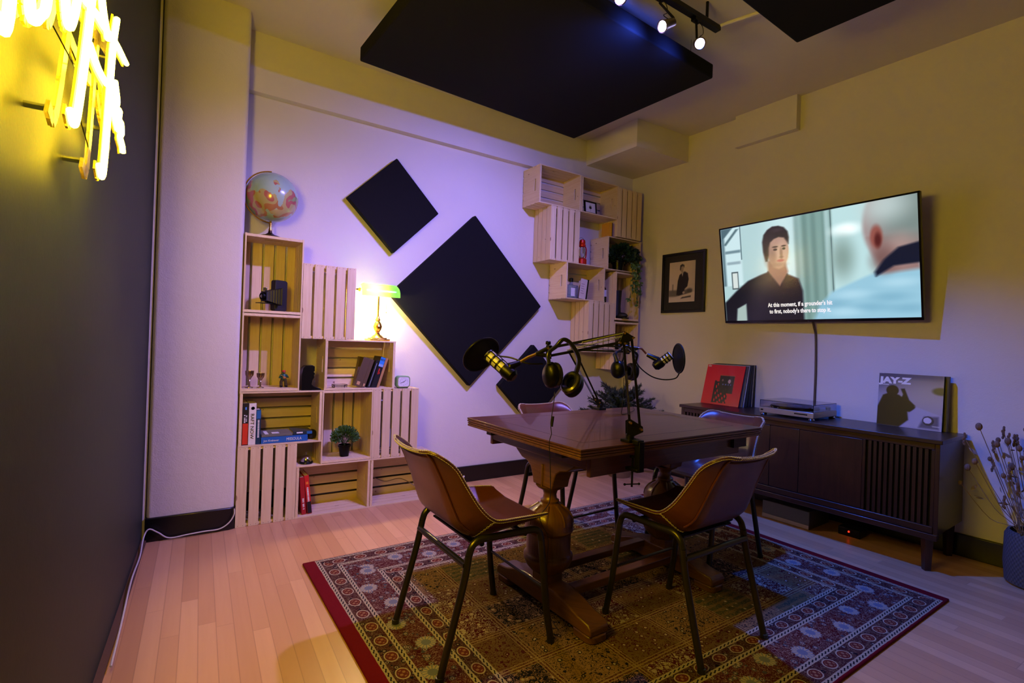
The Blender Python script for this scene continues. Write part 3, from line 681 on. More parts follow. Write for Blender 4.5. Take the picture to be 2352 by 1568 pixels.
obj('label_band',MB().lathe([(.0335,.055),(.0335,.115)],(0,0,0),20,cap=False),Mk('label_white',(.85,.84,.88)),t); obj('cap',MB().lathe([(.014,.18),(.014,.205),(1e-4,.206)],(0,0,0),12),M_blk,t)
# trailing vine
t=thing('trailing_plant','dark green trailing vine spilling over the edge of a wall crate','plant',(3.04,.08,1.794+.0095))
pot(t,.045,.055,.09,M_blk)
def fn(r):
    a=r.uniform(0,2*PI); el=r.uniform(-.3,1.5); R=r.uniform(.2,1)**.5; d=V((math.cos(a)*math.cos(el),math.sin(a)*math.cos(el),math.sin(el)))
    return V((.01,-.06,.11))+V((d.x*R*.175,d.y*R*.085,d.z*R*.105)),d+V((0,-.3,-.2))
obj('foliage',leafy(random.Random(5),620,fn,.04,.75),M_dleaf,t,fix=False)
vb=MB(); pts=[]
rg=random.Random(9)
for k in range(8):
    x0=rg.uniform(.02,.17); L=rg.uniform(.12,.40); P=smooth_path([(x0*.6,-.07,.10),(x0,-.135,.06),(x0+.01,-.15,-.02),(x0+rg.uniform(-.01,.03),-.145,-L*.6),(x0+rg.uniform(-.01,.04),-.14,-L)],6)
    vb.tube(P,.0018,5); pts+=P[6:]
obj('vines',vb,plain('stem_green',(.2,.28,.14),.6),t)
def fn(r):
    p=pts[r.randrange(len(pts))]; return p,V((r.uniform(-1,1),r.uniform(-1,.4),r.uniform(-1.2,.2)))
obj('trailing_leaves',leafy(random.Random(6),170,fn,.030,.7),M_leaf,t,fix=False)
# dark boot-like object, black lantern in low crate
t=thing('black_boot','dark boot standing in the tall wall crate below the vine','boot',(3.06,.10,1.350+.0155),(0,0,.3))
obj('shaft',MB().tube([(0,0,.03),(0,0,.12),(.004,0,.2),(.004,0,.26)],[.042,.038,.040,.043],18),M_lthr,t); obj('foot',MB().sphere((-.0,-.045,.03),.04,18,12,(.85,1.75,.72)),M_lthr,t); obj('sole',MB().prism([(a*.82,b_*1.0) for a,b_ in rrect(.078,.17,.035)],0,.010,axes((0,-.04,0),(1,0,0),(0,1,0),(0,0,1))),M_blk,t)
t=thing('black_lantern','black metal lantern in the lowest wall crate behind the right headphones','lantern',(3.11,.10,.900+.0155))
obj('tank',MB().lathe([(.045,0),(.055,.008),(.055,.05),(.030,.065)],(0,0,0),22),M_blk,t); obj('glass_globe',MB().lathe([(.028,.065),(.04,.10),(.04,.13),(.028,.17)],(0,0,0),20),M_glass,t)
obj('cap',MB().lathe([(.03,.17),(.045,.18),(.04,.20),(.03,.24),(.012,.255)],(0,0,0),20),M_blk,t)
for s_ in (-1,1): obj('side_tube',MB().tube(smooth_path([(s_*.048,0,.05),(s_*.062,0,.09),(s_*.062,0,.16),(s_*.038,0,.20)],5),.006,8),M_blk,t)
# ---------------------------------------------------------------- dining table (draw-leaf trestle)
M_oak=wood('dark_oak',(.24,.125,.08),(.40,.235,.15),.33,1,coat=.25,bmp=.3); M_oak2=wood('carved_oak',(.28,.16,.075),(.44,.28,.13),.38,1,coat=.2)
T=thing('dining_table','dark oak draw leaf table on carved urn pedestals in the room centre','table',(1.403,-1.568,0.012),(0,0,.02))
TW,TD=1.135,.775; tz=.748
top=MB()
def ring(m,w,d,z0,z1,ins=0): m.box(-w/2+ins,w/2-ins,-d/2+ins,d/2-ins,z0,z1)
ring(top,TW,TD,tz-.007,tz); ring(top,TW,TD,tz-.0095,tz-.007,.003); ring(top,TW,TD,tz-.017,tz-.0095,.0)
obj('tabletop',top,M_oak,T,bevel=.0015)
lv=MB(); ring(lv,TW-.004,TD-.004,tz-.026,tz-.0195,0); ring(lv,TW-.004,TD-.004,tz-.0285,tz-.026,.003); ring(lv,TW-.004,TD-.004,tz-.038,tz-.0285,0)
obj('draw_leaf',lv,M_oak2,T,bevel=.0015)
# inlaid frame lines on the top
il=MB(); w_,d_=TW/2-.09,TD/2-.09
for s_ in (-1,1): il.box(-w_,w_,s_*d_-.001,s_*d_+.001,tz,tz+.0003); il.box(s_*w_-.001,s_*w_+.001,-d_,d_,tz,tz+.0003)
obj('inlay_line',il,plain('dark_joint',(.16,.09,.06),.5),T)
ap=MB(); ap.box(-.47,.47,-.335,-.315,.628,.710); ap.box(-.47,.47,.315,.335,.628,.710); ap.box(-.47,-.45,-.315,.315,.65,.710); ap.box(.45,.47,-.315,.315,.65,.710)
obj('apron',ap,M_oak,T,bevel=.003)
rn=MB()
for y in (-.24,.24): rn.box(-.54,.54,y-.018,y+.018,.69,.712)
rn.box(.40,.50,-.352,-.336,.66,.700); obj('leaf_runner',rn,plain('dark_joint',(.16,.09,.06),.5),T)
cur=[(-.33,.71),(-.33,.69),(-.30,.675),(-.26,.668),(-.225,.655),(-.19,.625),(-.15,.60),(-.11,.592),(-.085,.575),(-.07,.54),(-.062,.508)]
poly=cur+[(-y,z) for y,z in cur[::-1]]
up=[(.062,.508),(.055,.50),(.032,.488),(.027,.470),(.030,.452),(.040,.446),(.038,.436),(.052,.425),(.082,.405),(.099,.378),(.103,.350),(.100,.335),(.104,.328),(.100,.320),(.094,.316),(.093,.235),(.098,.228),(.104,.222),(.103,.205),(.092,.180),(.074,.160),(.052,.148),(.044,.140)]
for sx in (-.375,.375):
    p=obj('pedestal',MB().lathe([(r,z) for r,z in up],(0,0,0),32,cap=True),M_oak2,T,loc=(sx,0,0),angle=50)
    obj('top_bracket',MB().prism(poly,-.045,.045,axes((0,0,0),(0,1,0),(0,0,1),(1,0,0))).cbox((-.048,0,.55),(.008,.012,.10)),M_oak2,p,bevel=.004)
    rg_=MB()
    for k in range(8):
        a=k*PI/4; rg_.tube(smooth_path([(.046*math.cos(a),.046*math.sin(a),.429),(.066*math.cos(a),.066*math.sin(a),.414),(.083*math.cos(a),.083*math.sin(a),.400),(.095*math.cos(a),.095*math.sin(a),.380),(.099*math.cos(a),.099*math.sin(a),.358)],3),.0055,8)
    obj('carved_ribs',rg_,M_oak2,p)
    obj('square_post',MB().box(-.045,.045,-.045,.045,.09,.150),M_oak2,p,bevel=.003)
    pr_=[(-.315,.028),(-.315,.055),(-.300,.070),(-.24,.078),(-.18,.098),(-.10,.112),(.10,.112),(.18,.098),(.24,.078),(.300,.070),(.315,.055),(.315,.028)]
    obj('sled_foot',MB().prism(pr_,-.048,.048,axes((0,0,0),(0,1,0),(0,0,1),(1,0,0))),M_oak2,p,bevel=.006)
    pd_=MB()
    for sy in (-1,1): obj('foot_pad',MB().prism([(a+sy*.262,b_) for a,b_ in rrect(.115,.098,.03)],-.0,.029,axes((0,0,0),(0,1,0),(1,0,0),(0,0,1))),M_oak2,p,bevel=.005)
for y in (-.10,.10): obj('stretcher',MB().cbox((0,y,.095),(.66,.048,.032)),M_oak,T,bevel=.003)

# ---------------------------------------------------------------- leather chairs
def leather():
    m,b=newmat('tan_leather'); v=tc(); n=noise(v,7,4,.6,.5); n2=noise(v,220,3); n3=noise(v,30,3)
    c=mix(n,s2l((.24,.10,.05)),s2l((.38,.175,.083))); c=mix(n3.gt(.62)*.25,c,s2l((.24,.10,.06))); setin(b,'Base Color',c); b.inputs['Roughness'].default_value=.36; b.inputs['Specular IOR Level'].default_value=.55; b.inputs['Coat Weight'].default_value=.15; b.inputs['Coat Roughness'].default_value=.3; bump(b,n2,.12,.001); return m
M_lea=leather(); M_st=plain('pale_thread',(.80,.76,.68),.7); M_frame=plain('bronze_green_metal',(.27,.26,.23),.32,.85)
CP=[(.232,.447),(.16,.437),(.06,.428),(-.03,.424),(-.095,.437),(-.135,.475),(-.160,.53),(-.185,.60),(-.208,.67),(-.232,.742)]
RM=[(.0,.028),(.0,.043),(.005,.058),(.020,.068),(.050,.070),(.066,.052),(.066,.028),(.056,.014),(.040,.008),(.012,.004)]
HW=[.196,.208,.218,.226,.230,.226,.218,.208,.200,.190]
def lerp_list(L,t):
    t=max(0,min(1,t))*(len(L)-1); i=min(int(t),len(L)-2); f=t-i
    p=[L[max(i-1,0)],L[i],L[i+1],L[min(i+2,len(L)-1)]]
    def cr(a,b,c,d): return .5*(2*b+(c-a)*f+(2*a-5*b+4*c-d)*f*f+(3*b-a-3*c+d)*f**3)
    return tuple(cr(*[q[k] for q in p]) for k in range(len(L[0]))) if isinstance(L[0],tuple) else cr(*p)
def sst(a,b,x): x=max(0,min(1,(x-a)/(b-a))); return x*x*(3-2*x)
def shell(u,v,off=0):
    q=abs(u*2-1); sg=1 if u>.5 else -1
    v0=.035*sst(.55,1,q)**1.5; v1=1-.050*max(0,(q-.62)/.38)**3.2
    vv=v0+(v1-v0)*v; x,z=lerp_list(CP,vv); fx,fz=lerp_list(RM,vv); w=lerp_list(HW,vv)
    t=max(0,(q-.60)/.40); t=t**1.35; y=sg*w*(q*(1-.03*t))
    lip=.018*max(0,(v-.93)/.07)**2; belly=(1-q*q)*.012*sst(.45,.6,vv)
    mid=(1-q*q)*sst(.75,1,vv); return V((x+fx*t-lip-belly-.012*mid, y, z+fz*t-.014*mid))
def make_chair(label):
    t=thing('leather_chair',label,'chair',(0,0,0),group='leather shell chairs around the table')
    nu,nv=32,44
    sh=obj('seat_shell',MB().grid(lambda u,v:shell(u,v),nu,nv),M_lea,t,angle=80,fix=False)
    m=sh.modifiers.new('s','SOLIDIFY'); m.thickness=.007; m.offset=0; m=sh.modifiers.new('b','BEVEL'); m.width=.002; m.segments=2; m.angle_limit=math.radians(60)
    edge=[shell(0,i/60) for i in range(61)]+[shell(i/30,1) for i in range(1,31)]+[shell(1,1-i/60) for i in range(1,61)]
    # dense thread crosses along the rim
    cen=V((0,0,.60)); stm=MB(); L=0; path=[edge[0]]; 
    for p in edge[1:]:
        d=(p-path[-1]).length
        while d>.0095: path.append(path[-1]+(p-path[-1]).normalized()*.0095); d=(p-path[-1]).length
    for i in range(1,len(path)-1):
        tg=(path[i+1]-path[i-1]).normalized(); inw=V((0,-path[i].y,0)); inw=(inw-tg*inw.dot(tg)); 
        if inw.length<.02: inw=V((.25,0,-1)); inw=inw-tg*inw.dot(tg)
        inw.normalize(); nn=tg.cross(inw).normalized()
        for s_ in (-1,1):
            a=path[i]-tg*.0045+inw*(.0045*s_)+nn*.0; b=path[i]+tg*.0045-inw*(.0045*s_); 
            stm.bar(a+nn*.0045,b+nn*.0045,.0013,.0013,nn); stm.bar(a-nn*.0045,b-nn*.0045,.0013,.0013,nn)
    obj('rim_piping',MB().tube(path,.0036,6),M_lea,t); obj('rim_stitching',stm,M_st,t,label='pale thread stitching')
    se=MB()
    for s_ in (0,1):
        pts=[]
        for k in range(9):
            u=(.0+.20*k/8) if s_==0 else 1-.20*k/8; p=shell(u,.40); pts.append(p+V((-.002,(-1 if s_==0 else 1)*.0055,-.004)))
        for k in range(8):
            a,b=pts[k],pts[k+1]; d=(b-a).normalized(); sd=d.cross(V((0,1,0))).normalized()
            for q in (-1,1): se.bar(a+sd*.0035*q,b-sd*.0035*q,.0014,.0014)
    obj('corner_stitching',se,M_st,t)
    sm=MB()
    for s_ in (0,1):
        u=.135 if s_==0 else .865
        sm.tube([shell(u,.46+.52*i/24)+V((-.0062,(-1 if s_==0 else 1)*.001,-.0015)) for i in range(25)],.0042,8)
    sm.tube([shell(.135+.73*i/20,.962)+V((-.0065,0,-.001)) for i in range(21)],.003,6); obj('back_piping',sm,M_lea,t)
    # frame
    for s_ in (-1,1):
        y=.192*s_
        leg_r=smooth_path([(-.205,y*1.03,.012),(-.165,y*1.02,.16),(-.128,y*1.01,.30),(-.112,y,.385)],6)
        bend=smooth_path([(-.112,y,.385),(-.100,y,.415),(-.072,y,.432),(-.02,y,.432),(.08,y,.430),(.150,y,.428),(.178,y,.415),(.190,y,.385)],5)
        leg_f=smooth_path([(.190,y,.385),(.202,y*1.01,.28),(.218,y*1.03,.14),(.240,y*1.06,.012)],6)
        obj('leg',MB().tube(leg_r,.0125,14).lathe([(.0145,0),(.0145,.016),(.012,.017)],(-.207,y*1.03,0),14),M_frame,t)
        obj('leg',MB().tube(leg_f,.0125,14).lathe([(.0145,0),(.0145,.016),(.012,.017)],(.241,y*1.06,0),14),M_frame,t)
        obj('side_rail',MB().tube(bend,.0125,14),M_frame,t)
    obj('rear_crossbar',MB().tube([(-.122,-.192,.355),(-.122,.192,.355)],.0115,14),M_frame,t)
    obj('front_stretcher',MB().tube([(.212,-.196,.20),(.212,.196,.20)],.0055,10),M_frame,t)
    obj('seat_support',MB().tube([(-.06,-.19,.415),(-.06,-.10,.405),(-.06,.10,.405),(-.06,.19,.415)],.009,10).cbox((-.06,0,.411),(.05,.30,.006)).tube([(.12,-.19,.418),(.12,.19,.418)],.009,10),M_blk,t)
    return t
ch=make_chair('tan leather shell chair at the table left end, seen from behind, nearest the bookshelf crates'); ch.location=(.640,-1.590,.012)
c2=dup(ch,(1.412,-1.985,.012),(0,0,PI/2+.02),'tan leather chair at the near long side of the table, its back to the camera')
c3=dup(ch,(1.565,-1.035,.012),(0,0,-PI/2+.03),'leather chair across the table on its far side, half hidden by the tabletop')
c4=dup(ch,(2.125,-1.555,.012),(0,0,PI-.02),'leather chair at the right table end in front of the console')

# ---------------------------------------------------------------- boom arms, microphones, headphones
RV=V((.8332,-.5519,.0)); DV=V((.5519,.8339,0)); UV_=V((0,0,1))
M_arm=plain('matt_black_arm',(.075,.075,.06),.38,.5); M_spr=plain('steel_spring',(.55,.55,.6),.3,1); M_gold=plain('gold_screw',(.85,.68,.3),.3,1)
def spring(m,a,b,r=.0034,n=75):
    a=V(a);b=V(b);d=(b-a).normalized(); s_=d.cross(V((0,0,1))); s_.normalize(); q=s_.cross(d); pts=[a.lerp(b,i/(n*6))+ (s_*math.cos(i*PI/3)+q*math.sin(i*PI/3))*r for i in range(n*6+1)]
    return m.tube(pts,.0008,4)
def boom(label,base,lb,lt,ub,ut,endp,dv,low):
    """lb/lt: bottom and top of the two lower bars; ub/ut: near and far ends of the two upper bars"""
    t=thing('boom_arm',label,'microphone arm',base,group='clamped microphone boom arms'); B=V(base); L=lambda p:V(p)-B
    dv=V(dv)
    o=obj('table_clamp',MB().cbox((0,0,.006),(.055,.045,.012),Matrix.Rotation(math.atan2(dv.x,-dv.y) if 0 else 0,4,'Z')),M_arm,t,bevel=.002)
    k=low
    obj('clamp_body',MB().box(k[0]-.014,k[0]+.014,k[1]-.012,k[1]+.012,-.105,.006).box(min(k[0],0)-.012,max(k[0],0)+.012,min(k[1],0)-.01,max(k[1],0)+.01,-.004,.012).box(min(k[0],0)-.01,max(k[0],0)+.01,min(k[1],0)-.01,max(k[1],0)+.01,-.105,-.093),M_arm,t,bevel=.002)
    sx,sy=k[0]*.35,k[1]*.35
    obj('clamp_screw',MB().tube([(sx,sy,-.165),(sx,sy,-.052)],.004,8).lathe([(.012,-.056),(.012,-.050)],(sx,sy,0),14).tube([(sx-.026,sy+.01,-.155),(sx+.026,sy-.01,-.155)],.0022,6).sphere((sx-.027,sy+.01,-.155),.005,8,6).sphere((sx+.027,sy-.01,-.155),.005,8,6),M_arm,t)
    obj('base_socket',MB().lathe([(.016,.0),(.016,.02),(.010,.024),(.010,.05)],(0,0,.008),16),M_arm,t)
    for s_ in (-1,1):
        off=dv*(.012*s_)
        g=MB(); P=[L(lb[0]),L(lb[1])+V((0,0,-.02)),V((0,0,.035))]
        c=(P[0]+P[1]+P[2])/3
        qa,qb=L(lb[0]),L(lb[1]); pg=[(-.014,.024),(.014,.024),(max(qb.dot(RV),.008)+.012,qb.z-.012),(qb.dot(RV)+.010,qb.z+.008),(qa.dot(RV)+.006,qa.z+.010),(qa.dot(RV)-.010,qa.z+.002)]
        g.prism(pg,-.0012,.0012,axes((off.x,off.y,0),RV,UV_,-DV)); obj('base_plate',g,M_arm,t,fix=True)
    for i in (0,1):
        for s_ in (-1,1):
            off=dv*(.008*s_)
            obj('lower_bar' ,MB().bar(L(lb[i])+off,L(lt[i])+off,.0035,.009,RV),M_arm,t) if s_==1 else None
            obj('upper_bar' ,MB().bar(L(ub[i])+off,L(ut[i])+off,.0035,.010,UV_),M_arm,t) if s_==1 else None
    e=(L(lt[0])+L(lt[1])+L(ut[0])+L(ut[1]))/4
    ep=[L(lt[0]),L(lt[1]),L(ut[0]),L(ut[1])]
    for s_ in (-1,1):
        off=dv*(.013*s_); pl=[(p.dot(RV),p.z) for p in ep]; cx=sum(a for a,b in pl)/4; cz=sum(b for a,b in pl)/4
        pl=sorted(pl,key=lambda q:math.atan2(q[1]-cz,q[0]-cx)); pl=[(cx+(a-cx)*1.35,cz+(b-cz)*1.35) for a,b in pl]
        dd=e.dot(DV); obj('elbow_plate',MB().prism(pl,-.0015,.0015,axes(tuple(DV*dd+off),RV,UV_,-DV)),M_arm,t,bevel=.001)
    sc_=MB()
    for p in ep+[L(ub[0]),L(ub[1]),L(lb[0]),L(lb[1])]: sc_.tube([p-dv*.018,p+dv*.018],.0042,10)
    obj('pivot_screws',sc_,M_gold,t)
    for pa,pb in ((L(ub[0]).lerp(L(ut[0]),.45)+V((0,0,-.004)),L(ut[0])),(L(ub[1]).lerp(L(ut[1]),.25)+V((0,0,.008)),L(ut[0]).lerp(L(ut[1]),.3)),(L(lb[0]).lerp(L(lt[0]),.1),L(lt[0]).lerp(L(lb[0]),.35))):
        obj('spring',spring(MB(),pa,pb),M_spr,t)
    E_=L(endp); a=L(ub[0]); b=L(ub[1])
    obj('end_bracket',MB().tube([a,E_],.008,10).tube([b,E_],.008,10).cbox((a+b)/2,(.016,.016,.05)),M_arm,t,bevel=.001)
    kn=(a*2+b*0)/2+V((0,0,.012)); obj('tension_knob',MB().lathe([(.004,-.02),(.004,0),(.010,.002),(.010,.012),(.006,.015)],kn,14),M_blk,t)
    return t,L
M_body=plain('silver_mic_body',(.72,.71,.70),.42,.15)
def mic(label,piv,tail,front,nm='microphone'):
    piv=V(piv);tail=V(tail);front=V(front); t=thing('microphone',label,'microphone',piv,group='silver and black microphones on the boom arms')
    a=tail-piv;b=front-piv;d=(b-a).normalized(); Lg=(b-a).length; M=Matrix.Translation(a)@d.to_track_quat('Z','Y').to_matrix().to_4x4()
    obj('rear_housing',MB().lathe([(1e-4,-.0),(.016,.0),(.026,.012),(.028,.04),(.025,.052)],(0,0,0),22,M),M_blk,t)
    obj('body',MB().lathe([(.0215,.045),(.0215,Lg-.004),(.019,Lg),(1e-4,Lg)],(0,0,0),22,M),M_body,t)
    rb=MB()
    for k in range(4): z=.052+(Lg-.058)*k/3; rb.lathe([(.0215,z-.004),(.0245,z-.003),(.0245,z+.003),(.0215,z+.004)],(0,0,0),22,M,cap=False)
    for k in range(6):
        an=k*PI/3; rb.bar(M@V((.0228*math.cos(an),.0228*math.sin(an),.05)),M@V((.0228*math.cos(an),.0228*math.sin(an),Lg-.004)),.004,.003)
    obj('black_bands',rb,M_blk,t)
    obj('yoke',MB().tube([a+d*.03,a+d*.02+(V((0,0,.03))),V((0,0,0))],[.020,.016,.010],14),M_blk,t)
    return t
def popf(label,c,nrm,stem_pts,loc0):
    c=V(c); t=thing('pop_filter',label,'pop filter',c,group='round black pop filters'); q=V(nrm).normalized().to_track_quat('Z','Y').to_matrix().to_4x4()
    obj('hoop',MB().tube([q@V((.075*math.cos(a),.075*math.sin(a),0)) for a in [2*PI*k/40 for k in range(40)]],.0045,8,closed=True),M_blk,t)
    m=MB().lathe([(1e-4,.006),(.04,.005),(.074,.001)],(0,0,0),40,q,cap=False); m.lathe([(1e-4,-.006),(.04,-.005),(.074,-.001)],(0,0,0),40,q,cap=False)
    obj('mesh_disc',m,plain('nylon_mesh',(.05,.05,.045),.7,spec=.2),t)
    obj('gooseneck',MB().tube(smooth_path([V(p)-c for p in stem_pts],8),.0032,8),M_blk,t); return t
tzw=.7605
A1,L1=boom('boom arm clamped to the near table edge, reaching left across the picture',(1.112,-1.935,tzw),
  [(1.096,-1.948,.835),(1.129,-1.970,.812)],[(1.070,-1.931,1.125),(1.093,-1.947,1.146)],
  [(.836,-1.776,1.098),(.841,-1.780,1.070)],[(1.067,-1.930,1.163),(1.055,-1.921,1.127)],(.800,-1.752,1.075),DV,(.01,-.040))
obj('swivel_shaft',MB().tube([L1((.800,-1.752,1.075)),L1((.775,-1.736,1.062)),L1((.752,-1.722,1.045))],.0055,10),M_gold,A1)
mic('microphone on the left boom arm pointing up and left',(.748,-1.720,1.040),(.724,-1.727,.986),(.665,-1.632,1.068))
popf('larger looking pop filter at far left, tilted edge-on to the camera',(.662,-1.588,1.064),(-.116,.82,.55) ,[(.700,-1.630,1.062),(.730,-1.690,1.058),(.77,-1.74,1.040),(.822,-1.768,1.040)],None)
A2,L2=boom('boom arm clamped to the far table edge, reaching right behind the first arm',(1.655,-1.200,tzw),
  [(1.631,-1.185,.815),(1.652,-1.198,.800)],[(1.472,-1.142,1.070),(1.491,-1.155,1.098)],
  [(1.700,-1.350,1.112),(1.700,-1.350,1.086)],[(1.476,-1.168,1.115),(1.476,-1.168,1.086)],(1.738,-1.388,1.108),DV,(.012,.040))
obj('swivel_shaft',MB().tube([L2((1.738,-1.388,1.108)),L2((1.752,-1.400,1.106)),L2((1.772,-1.414,1.080))],.0055,10),plain('copper_shaft',(.75,.5,.42),.3,1),A2)
mic('microphone on the right boom arm pointing right',(1.774,-1.420,1.074),(1.792,-1.452,1.010),(1.842,-1.520,1.078))
popf('pop filter at right with a drooping gooseneck, facing the camera',(1.868,-1.548,1.062),(.80,-.45,.05),[(1.873,-1.552,.985),(1.862,-1.535,.957),(1.822,-1.49,.948),(1.768,-1.45,.966),(1.722,-1.405,1.02),(1.715,-1.38,1.09)],None)
M_pad=plain('black_leather_pad',(.06,.06,.07),.28,coat=.3)
def phones(label,c,rot,spread,cups,topz):
    t=thing('headphones',label,'headphones',c,rot,group='black studio headphones hanging on the boom arms')
    # cups: list of (pos, outward normal)
    (p0,n0),(p1,n1)=cups; p0=V(p0);p1=V(p1)
    arc=smooth_path([p0+V(n0).normalized()*.018+V((0,0,.035)),p0+V((-.018,0,.075)),V((p0.x*.75,0,topz*.82)),V(((p0.x+p1.x)/2,0,topz)),V((p1.x*.75+.006,0,topz*.84)),p1+V((.020,0,.085)),p1+V(n1).normalized()*.018+V((0,0,.035))],8)
    bd=MB(); n=len(arc)
    for i in range(n):
        tg=(arc[min(i+1,n-1)]-arc[max(i-1,0)]).normalized(); s_=V((0,1,0)); s_=(s_-tg*s_.dot(tg)).normalized(); q=tg.cross(s_)
        for a,b_ in ((-1,-1),(1,-1),(1,1),(-1,1)): bd.v.append(tuple(arc[i]+s_*a*.019+q*b_*.0065))
    for i in range(n-1):
        for k in range(4): bd.f.append((i*4+k,i*4+(k+1)%4,i*4+4+(k+1)%4,i*4+4+k)); bd.uv.append([(0,0)]*4)
    obj('headband',bd,M_pad,t,bevel=.003,angle=60)
    for p,nn in ((p0,n0),(p1,n1)):
        q=V(nn).normalized().to_track_quat('Z','Y').to_matrix().to_4x4(); S=Matrix.Translation(p)@q@Matrix.Diagonal((.86,1.08,1,1))
        cup=obj('ear_cup',MB().lathe([(.040,-.002),(.043,.006),(.041,.018),(.030,.028),(1e-4,.031)],(0,0,0),28,S),M_blk,t,angle=60)
        obj('ear_pad',MB().tube([S@V((.030*math.cos(a),.030*math.sin(a),-.011)) for a in [2*PI*k/28 for k in range(28)]],.0125,10,closed=True).lathe([(1e-4,-.004),(.03,-.004)],(0,0,0),20,S),M_pad,cup)
    return t
h1=phones('headphones nearest the camera hanging on the left boom arm',(.826,-1.876,.990),(0,0,-.585),.1,[((-.034,-.01,.016),(-.85,-.50,.0)),((.036,.0,-.014),(.45,.55,-.45))],.142)
h2=phones('headphones hanging behind the arm bars on the right boom arm',(1.602,-1.415,.985),(0,0,-.585),.1,[((-.030,-.03,.012),(-.55,-.85,.0)),((.052,.03,.0),(.8,.6,-.1))],.130)
# cables
M_cab=plain('black_cable',(.045,.045,.045),.45)
cb=MB().tube(smooth_path([(.800,-1.870,.948),(.797,-1.868,.90),(.792,-1.864,.84),(.795,-1.866,.80)],6),.0016,6); cb.tube([(.798,-1.868,.862),(.795,-1.866,.826)],.0042,8)
cb.tube(smooth_path([(.795,-1.866,.80),(.802,-1.872,.775),(.812,-1.87,.7755 ),(.826,-1.862,.766),(.824,-1.858,.745)][:1]+[(.790,-1.862,.770),(.796,-1.862,.700),(.800,-1.862,.64),(.812,-1.850,.58),(.86,-1.78,.52),(.90,-1.68,.44),(.925,-1.66,.395),(.950,-1.672,.34),(.948,-1.672,.25),(.962,-1.66,.17),(.968,-1.665,.10),(.955,-1.70,.035),(.95,-1.75,.017)],7),.0016,6)
tag(obj('headphone_cable',cb,M_cab),'thin black cable hanging from the near headphones past the table edge','cable')
cb=MB().tube(smooth_path([(1.585,-1.44,.955),(1.59,-1.435,.88),(1.60,-1.42,.80),(1.62,-1.40,.7645),(1.70,-1.37,.7635),(1.82,-1.30,.7635),(1.90,-1.22,.7635),(1.93,-1.185,.764)],7),.0016,6)
tag(obj('headphone_cable',cb,M_cab),'thin black cable dropping from the far headphones across the tabletop','cable')
M_wcab=plain('white_cable',(.80,.78,.75),.5)
cb=MB().tube(smooth_path([(-.452,-1.2,.025),(-.448,-.9,.012),(-.440,-.55,.03),(-.425,-.25,.02),(-.420,-.06,.045),(-.40,-.03,.075),(-.36,-.028,.05),(-.31,-.03,.014),(-.22,-.032,.018),(-.15,-.03,.020),(-.08,-.028,.02),(-.035,-.028,.045),(-.010,-.025,.085),(-.008,-.022,.12)],8),.0035,8)
tag(obj('white_cable',cb,M_wcab),'white cable running along the dark left wall and around the column foot','cable')
cb=MB().tube(smooth_path([(1.30,.232,.012),(1.45,.222,.010),(1.53,.215,.014),(1.57,.222,.03),(1.60,.234,.055)],8),.007,8)
tag(obj('white_hose',cb,M_wcab),'short white hose lying against the back wall baseboard','cable')
cb=MB().tube(smooth_path([(.83,.20,.16),(.95,.215,.10),(1.05,.18,.115),(1.15,.15,.06),(1.21,.10,.0105)],8),.003,6)
tag(obj('crate_cable',cb,plain('grey_cable',(.45,.40,.36),.5)),'thin grey cable strung inside the right floor crate','cable')
# ---------------------------------------------------------------- console and what stands on it
RW_=-PI/2-TH
def wallpt(y,off=0,z=0):   # point on the right wall at world y, off metres into the room
    return (xr(y)+NR.x*off, y+NR.y*off, z)
M_wal=wood('dark_walnut',(.13,.065,.045),(.22,.115,.075),.36,1,coat=.15)
K=thing('stereo_console','long low dark walnut stereo console with slatted grilles against the right wall','cabinet',wallpt(-1.53),(0,0,RW_))
# local: x = to the right along the wall, y = into the wall (front is -y)
xa,xb,yf,yb=-.775,.775,-.455,-.025
obj('top_board',MB().box(xa-.012,xb+.012,yf-.012,yb,.668,.690),M_wal,K,bevel=.003)
cs=MB().box(xa,xa+.02,yf,yb,.20,.668).box(xb-.02,xb,yf,yb,.20,.668).box(xa+.02,xb-.02,yf+.005,yb,.20,.222).box(xa+.02,xb-.02,yb-.01,yb,.222,.668)
obj('carcass',cs,M_wal,K,bevel=.002)
obj('front_rail',MB().box(xa+.02,xb-.02,yf,yf+.02,.636,.668).box(xa+.02,xb-.02,yf-.006,yf+.02,.205,.240).box(xa,xb,yf-.012,yf+.03,.172,.203),M_wal,K,bevel=.003)
for i,(a,b_) in enumerate(((xa+.355,-.27),(-.268,-.098),(-.096,.085),(.087,xb-.347))):
    obj('door_panel',MB().box(a,b_,yf+.002,yf+.018,.242,.634),M_wal,K,bevel=.002)
for a,b_ in ((xa+.02,xa+.353),(xb-.345,xb-.02)):
    g=MB(); g.box(a,a+.014,yf,yf+.02,.240,.636).box(b_-.014,b_,yf,yf+.02,.240,.636)
    n=11
    for k in range(n):
        x=a+.022+(b_-a-.044)*(k+.5)/n; g.box(x-.0075,x+.0075,yf+.002,yf+.016,.240,.636)
    gr=obj('slatted_grille',g,M_wal,K,bevel=.001); obj('grille_cloth',MB().box(a,b_,yf+.024,yf+.028,.24,.636),plain('dark_cloth',(.06,.045,.04),.9),gr)
for x in (xa+.05,xb-.05):
    for y in (yf+.035,yb-.035):
        obj('leg',MB().prism([(-.021,-.021),(.021,-.021),(.021,.021),(-.021,.021)],.0,.0,I4) if 0 else MB().tube([(x,y,0),(x,y,.175)],[.020,.028],4,cap=True),M_wal,K)
